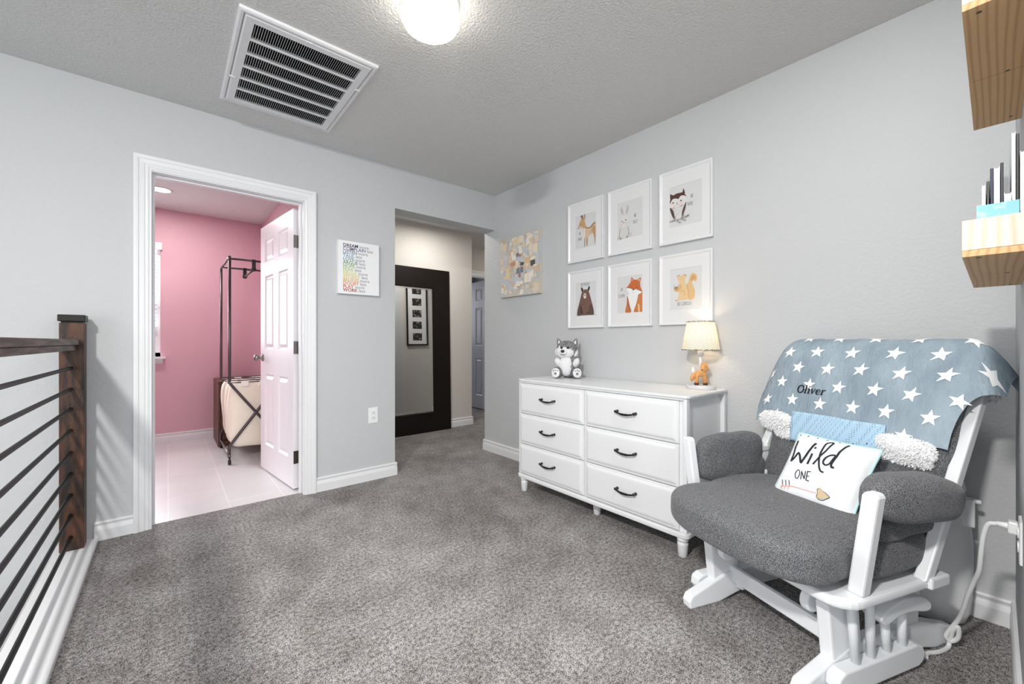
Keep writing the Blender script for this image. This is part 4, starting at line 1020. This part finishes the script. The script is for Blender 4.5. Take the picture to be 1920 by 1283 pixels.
for y0,y1,x0,x1,zt,c,lab in BK:
    zb=1.2400
    r=empty('book',((x0+x1)/2,(y0+y1)/2,zb),lab,'book',group='books on the lower pine shelf')
    cm=plain('cover_%d_%d_%d'%c,c,.5)
    t=.0007
    sp_=sum(c)<300
    MB().box(x0,x1,y0,y0+t,zb,zt).box(x0,x1,y1-t,y1,zb,zt).box(*((x0,x0+t) if sp_ else (x1-t,x1)),y0,y1,zb,zt).build('cover',cm,r)
    MB().box(x0+.002,x1-.001,y0+t,y1-t,zb+.001,zt-.002).build('pages',plain('book_pages',(236,234,228),.8),r)
r=empty('book',(1.2275,-.0,1.2402),'small bright blue board book across the end of the lower shelf','book',group='books on the lower pine shelf')
MB().box(1.2205,1.2215,-.030,.023,1.2402,1.328).box(1.2325,1.2335,-.030,.023,1.2402,1.328).build('cover',mat('sky_blue_cover',(112,178,214),.4,col2=(150,204,232),cscale=60,cmin=.55,cmax=.6),r)
MB().box(1.2215,1.2325,-.029,.0225,1.2402,1.326).build('pages',plain('book_pages',(236,234,228),.8),r)
# ---------------------------------------------------------------- laundry sorter rack
rk=empty('laundry_rack',(.61,4.63,0),'rolling metal laundry sorter with cream bags and a hanging bar in the pink room','laundry sorter')
X0,X1,Y0,Y1=.405,.80,4.25,4.98
ZT=1.76
for y in(Y0,Y1):
    for xa,xb in((X0,X1),(X1,X0)):
        yo=y+(.0 if xa==X0 else .02)
        p=[(xa,yo,ZT),(xa,yo,1.0),(xa,yo,.72),(xa+(xb-xa)*.08,yo,.66),(xa+(xb-xa)*.92,yo,.20),(xb,yo,.13),(xb,yo,.06)]
        MB().tube(p[:3]+smooth_path(p[2:],4)[1:],.0115,10).build('frame_tube',gun,rk)
for x in(X0,X1):
    MB().tube(smooth_path([(x,Y0,ZT-.0),(x,Y0+.012,ZT+.025),(x,Y0+.05,ZT+.035),(x,Y1-.05,ZT+.035),(x,Y1-.012,ZT+.025),(x,Y1,ZT)],4),.0115,10).build('top_tube',gun,rk)
    MB().tube([(x,Y0,.075),(x,Y1,.075)],.009,8).build('bottom_tube',nickel,rk)
for y in(Y0+.06,Y1-.12): MB().tube([(X0,y,ZT+.03),(X1,y,ZT+.03)],.0095,10).build('cross_tube',gun,rk)
hb2=MB().tube([(.59,Y0+.06,ZT-.045),(.59,Y1-.12,ZT-.045)],.010,10)
hb2.build('hanging_bar',gun,rk)
for y in(Y0+.06,Y1-.12): MB().box(.575,.605,y-.014,y+.014,ZT-.06,ZT+.042).lathe([(0,-.014),(.02,-.014),(.02,.0),(0,.0)],(.59,y-.012,ZT-.045),14,M=Matrix.Rotation(PI/2,4,'X')).build('bar_bracket',blackp,rk,bevel=.003)
for x in(X0,X1):
    for y in(Y0,Y1):
        MB().lathe([(0,-.01),(.022,-.01),(.022,.01),(0,.01)],(x,y+.006,.0225),16,M=Matrix.Rotation(PI/2,4,'Y')).box(x-.006,x+.006,y-.012,y+.012,.022,.062).build('caster',blackp,rk)
for i in range(3):
    ya=Y0+.03+i*.235; yb=ya+.215
    for yy in(ya,yb): MB().tube([(X0-.012,yy,.705),(X1+.012,yy,.705)],.005,8).build('bag_rod',gun,rk)
    def bagf(w,u,ya=ya):
        w=Vector(w); t=(w.z+.29)/.58
        w.x*=1.0-.10*(1-t)+.05*math.sin(t*PI); w.y*=.92+.12*math.sin(t*PI)
        return w+u*.014*noise.noise(Vector((w.x*6+ya*7,w.y*7,w.z*5)))
    bag=MB().rbox(((X0+X1)/2,(ya+yb)/2,.412),((X1-X0)/2+.004,.106,.285),7,16,bagf)
    bo=bag.build('bag',canvasb,rk)
    for xx in(.52,.66):
        MB().box(xx-.028,xx+.028,ya-.009,ya+.012,.665,.716).build('bag_loop',mat('loop_white',(240,236,228),.9) if 'loop_white' not in MATS else MATS['loop_white'],bo,bevel=.003)
hp=empty('wooden_cabinet',(.62,5.3,0),'low brown wooden cabinet behind the laundry sorter in the pink room','cabinet')
MB().box(.385,.405,5.04,5.58,0,.645).box(.405,.83,5.56,5.58,0,.645).box(.405,.83,5.04,5.58,.0,.06).box(.81,.83,5.04,5.56,.06,.645).build('carcass',hamper,hp,bevel=.002)
MB().box(.382,.833,5.036,5.584,.646,.66).build('top',hamper,hp,bevel=.002)
MB().box(.408,.808,5.036,5.054,.065,.64).build('door',hamper,hp,bevel=.002)
# ---------------------------------------------------------------- light
w=bpy.data.worlds.new('world'); SC.world=w; w.use_nodes=True
bg=w.node_tree.nodes['Background']; bg.inputs[0].default_value=(.90,.95,1.0,1); bg.inputs[1].default_value=.52
def area(name,loc,target,size,power,col=(1,1,1),sy=None,shape=None,spread=None):
    l=bpy.data.lights.new(name,'AREA'); l.energy=power; l.color=col; l.size=size
    if sy: l.shape='RECTANGLE'; l.size_y=sy
    if shape: l.shape=shape
    if spread: l.spread=spread
    o=bpy.data.objects.new(name,l); COL.objects.link(o); o.location=loc
    o.rotation_euler=(Vector(target)-Vector(loc)).to_track_quat('-Z','Y').to_euler(); return o
area('stair_lamp',(-1.05,.2,2.42),(-.5,.5,0),.2,80,(1,.97,.93),shape='DISK')
area('rear_fill',(.2,-2.0,1.5),(1.1,2.2,.8),2.2,35,(.96,.98,1),sy=1.8)  # added soft fill from behind the camera; no window is built here
area('corner_fill',(1.15,.22,2.43),(1.5,.3,0),.35,8.5,(1,.985,.97),shape='DISK')  # unseen overhead fill, added to lift the dark corner behind the chair
area('left_fill',(-3.2,.1,1.3),(2.3,.5,1.0),2.4,38,(.97,.985,1),sy=2.0)  # added fill from the left for right wall and chair; stairwell wall has no window
area('laundry_window',(-.5,5.54,1.6),(.2,4.0,.8),.8,6,(.97,.98,1),sy=.9)
area('laundry_daylight',(-.5,6.6,1.9),(-.5,5.5,1.5),1.6,170,(.95,.98,1),sy=1.6)
area('hall_fill',(2.25,3.8,2.42),(2.3,3.75,0),.25,11,(1,.95,.89),shape='DISK')  # fill hidden above the header, added to brighten hall walls and mirror view
area('hall_end_lamp',(4.0,4.1,2.40),(3.9,4.4,0),.25,5,(1,.93,.85),shape='DISK')
area('bedroom_window',(3.4,6.8,1.6),(3.4,5,1),1.0,8,(.9,.95,1))
def point(name,loc,power,col,r=.05):
    l=bpy.data.lights.new(name,'POINT'); l.energy=power; l.color=col; l.shadow_soft_size=r
    o=bpy.data.objects.new(name,l); COL.objects.link(o); o.location=loc; return o
point('lamp_bulb_light',(lx,ly,1.10),1.7,(1,.78,.5),.03)
area('downlight_beam',(-.05,4.92,2.44),(-.05,4.92,0),.12,9,(1,.97,.94),shape='DISK')
SC.view_settings.view_transform='Standard'; SC.view_settings.look='None'; SC.view_settings.exposure=0.38; SC.view_settings.gamma=1
SC.view_settings.use_curve_mapping=False
cy=SC.cycles
cy.use_denoising=True; cy.max_bounces=8; cy.diffuse_bounces=5; cy.glossy_bounces=4; cy.transparent_max_bounces=8; cy.sample_clamp_indirect=6
cy.caustics_reflective=False; cy.caustics_refractive=False
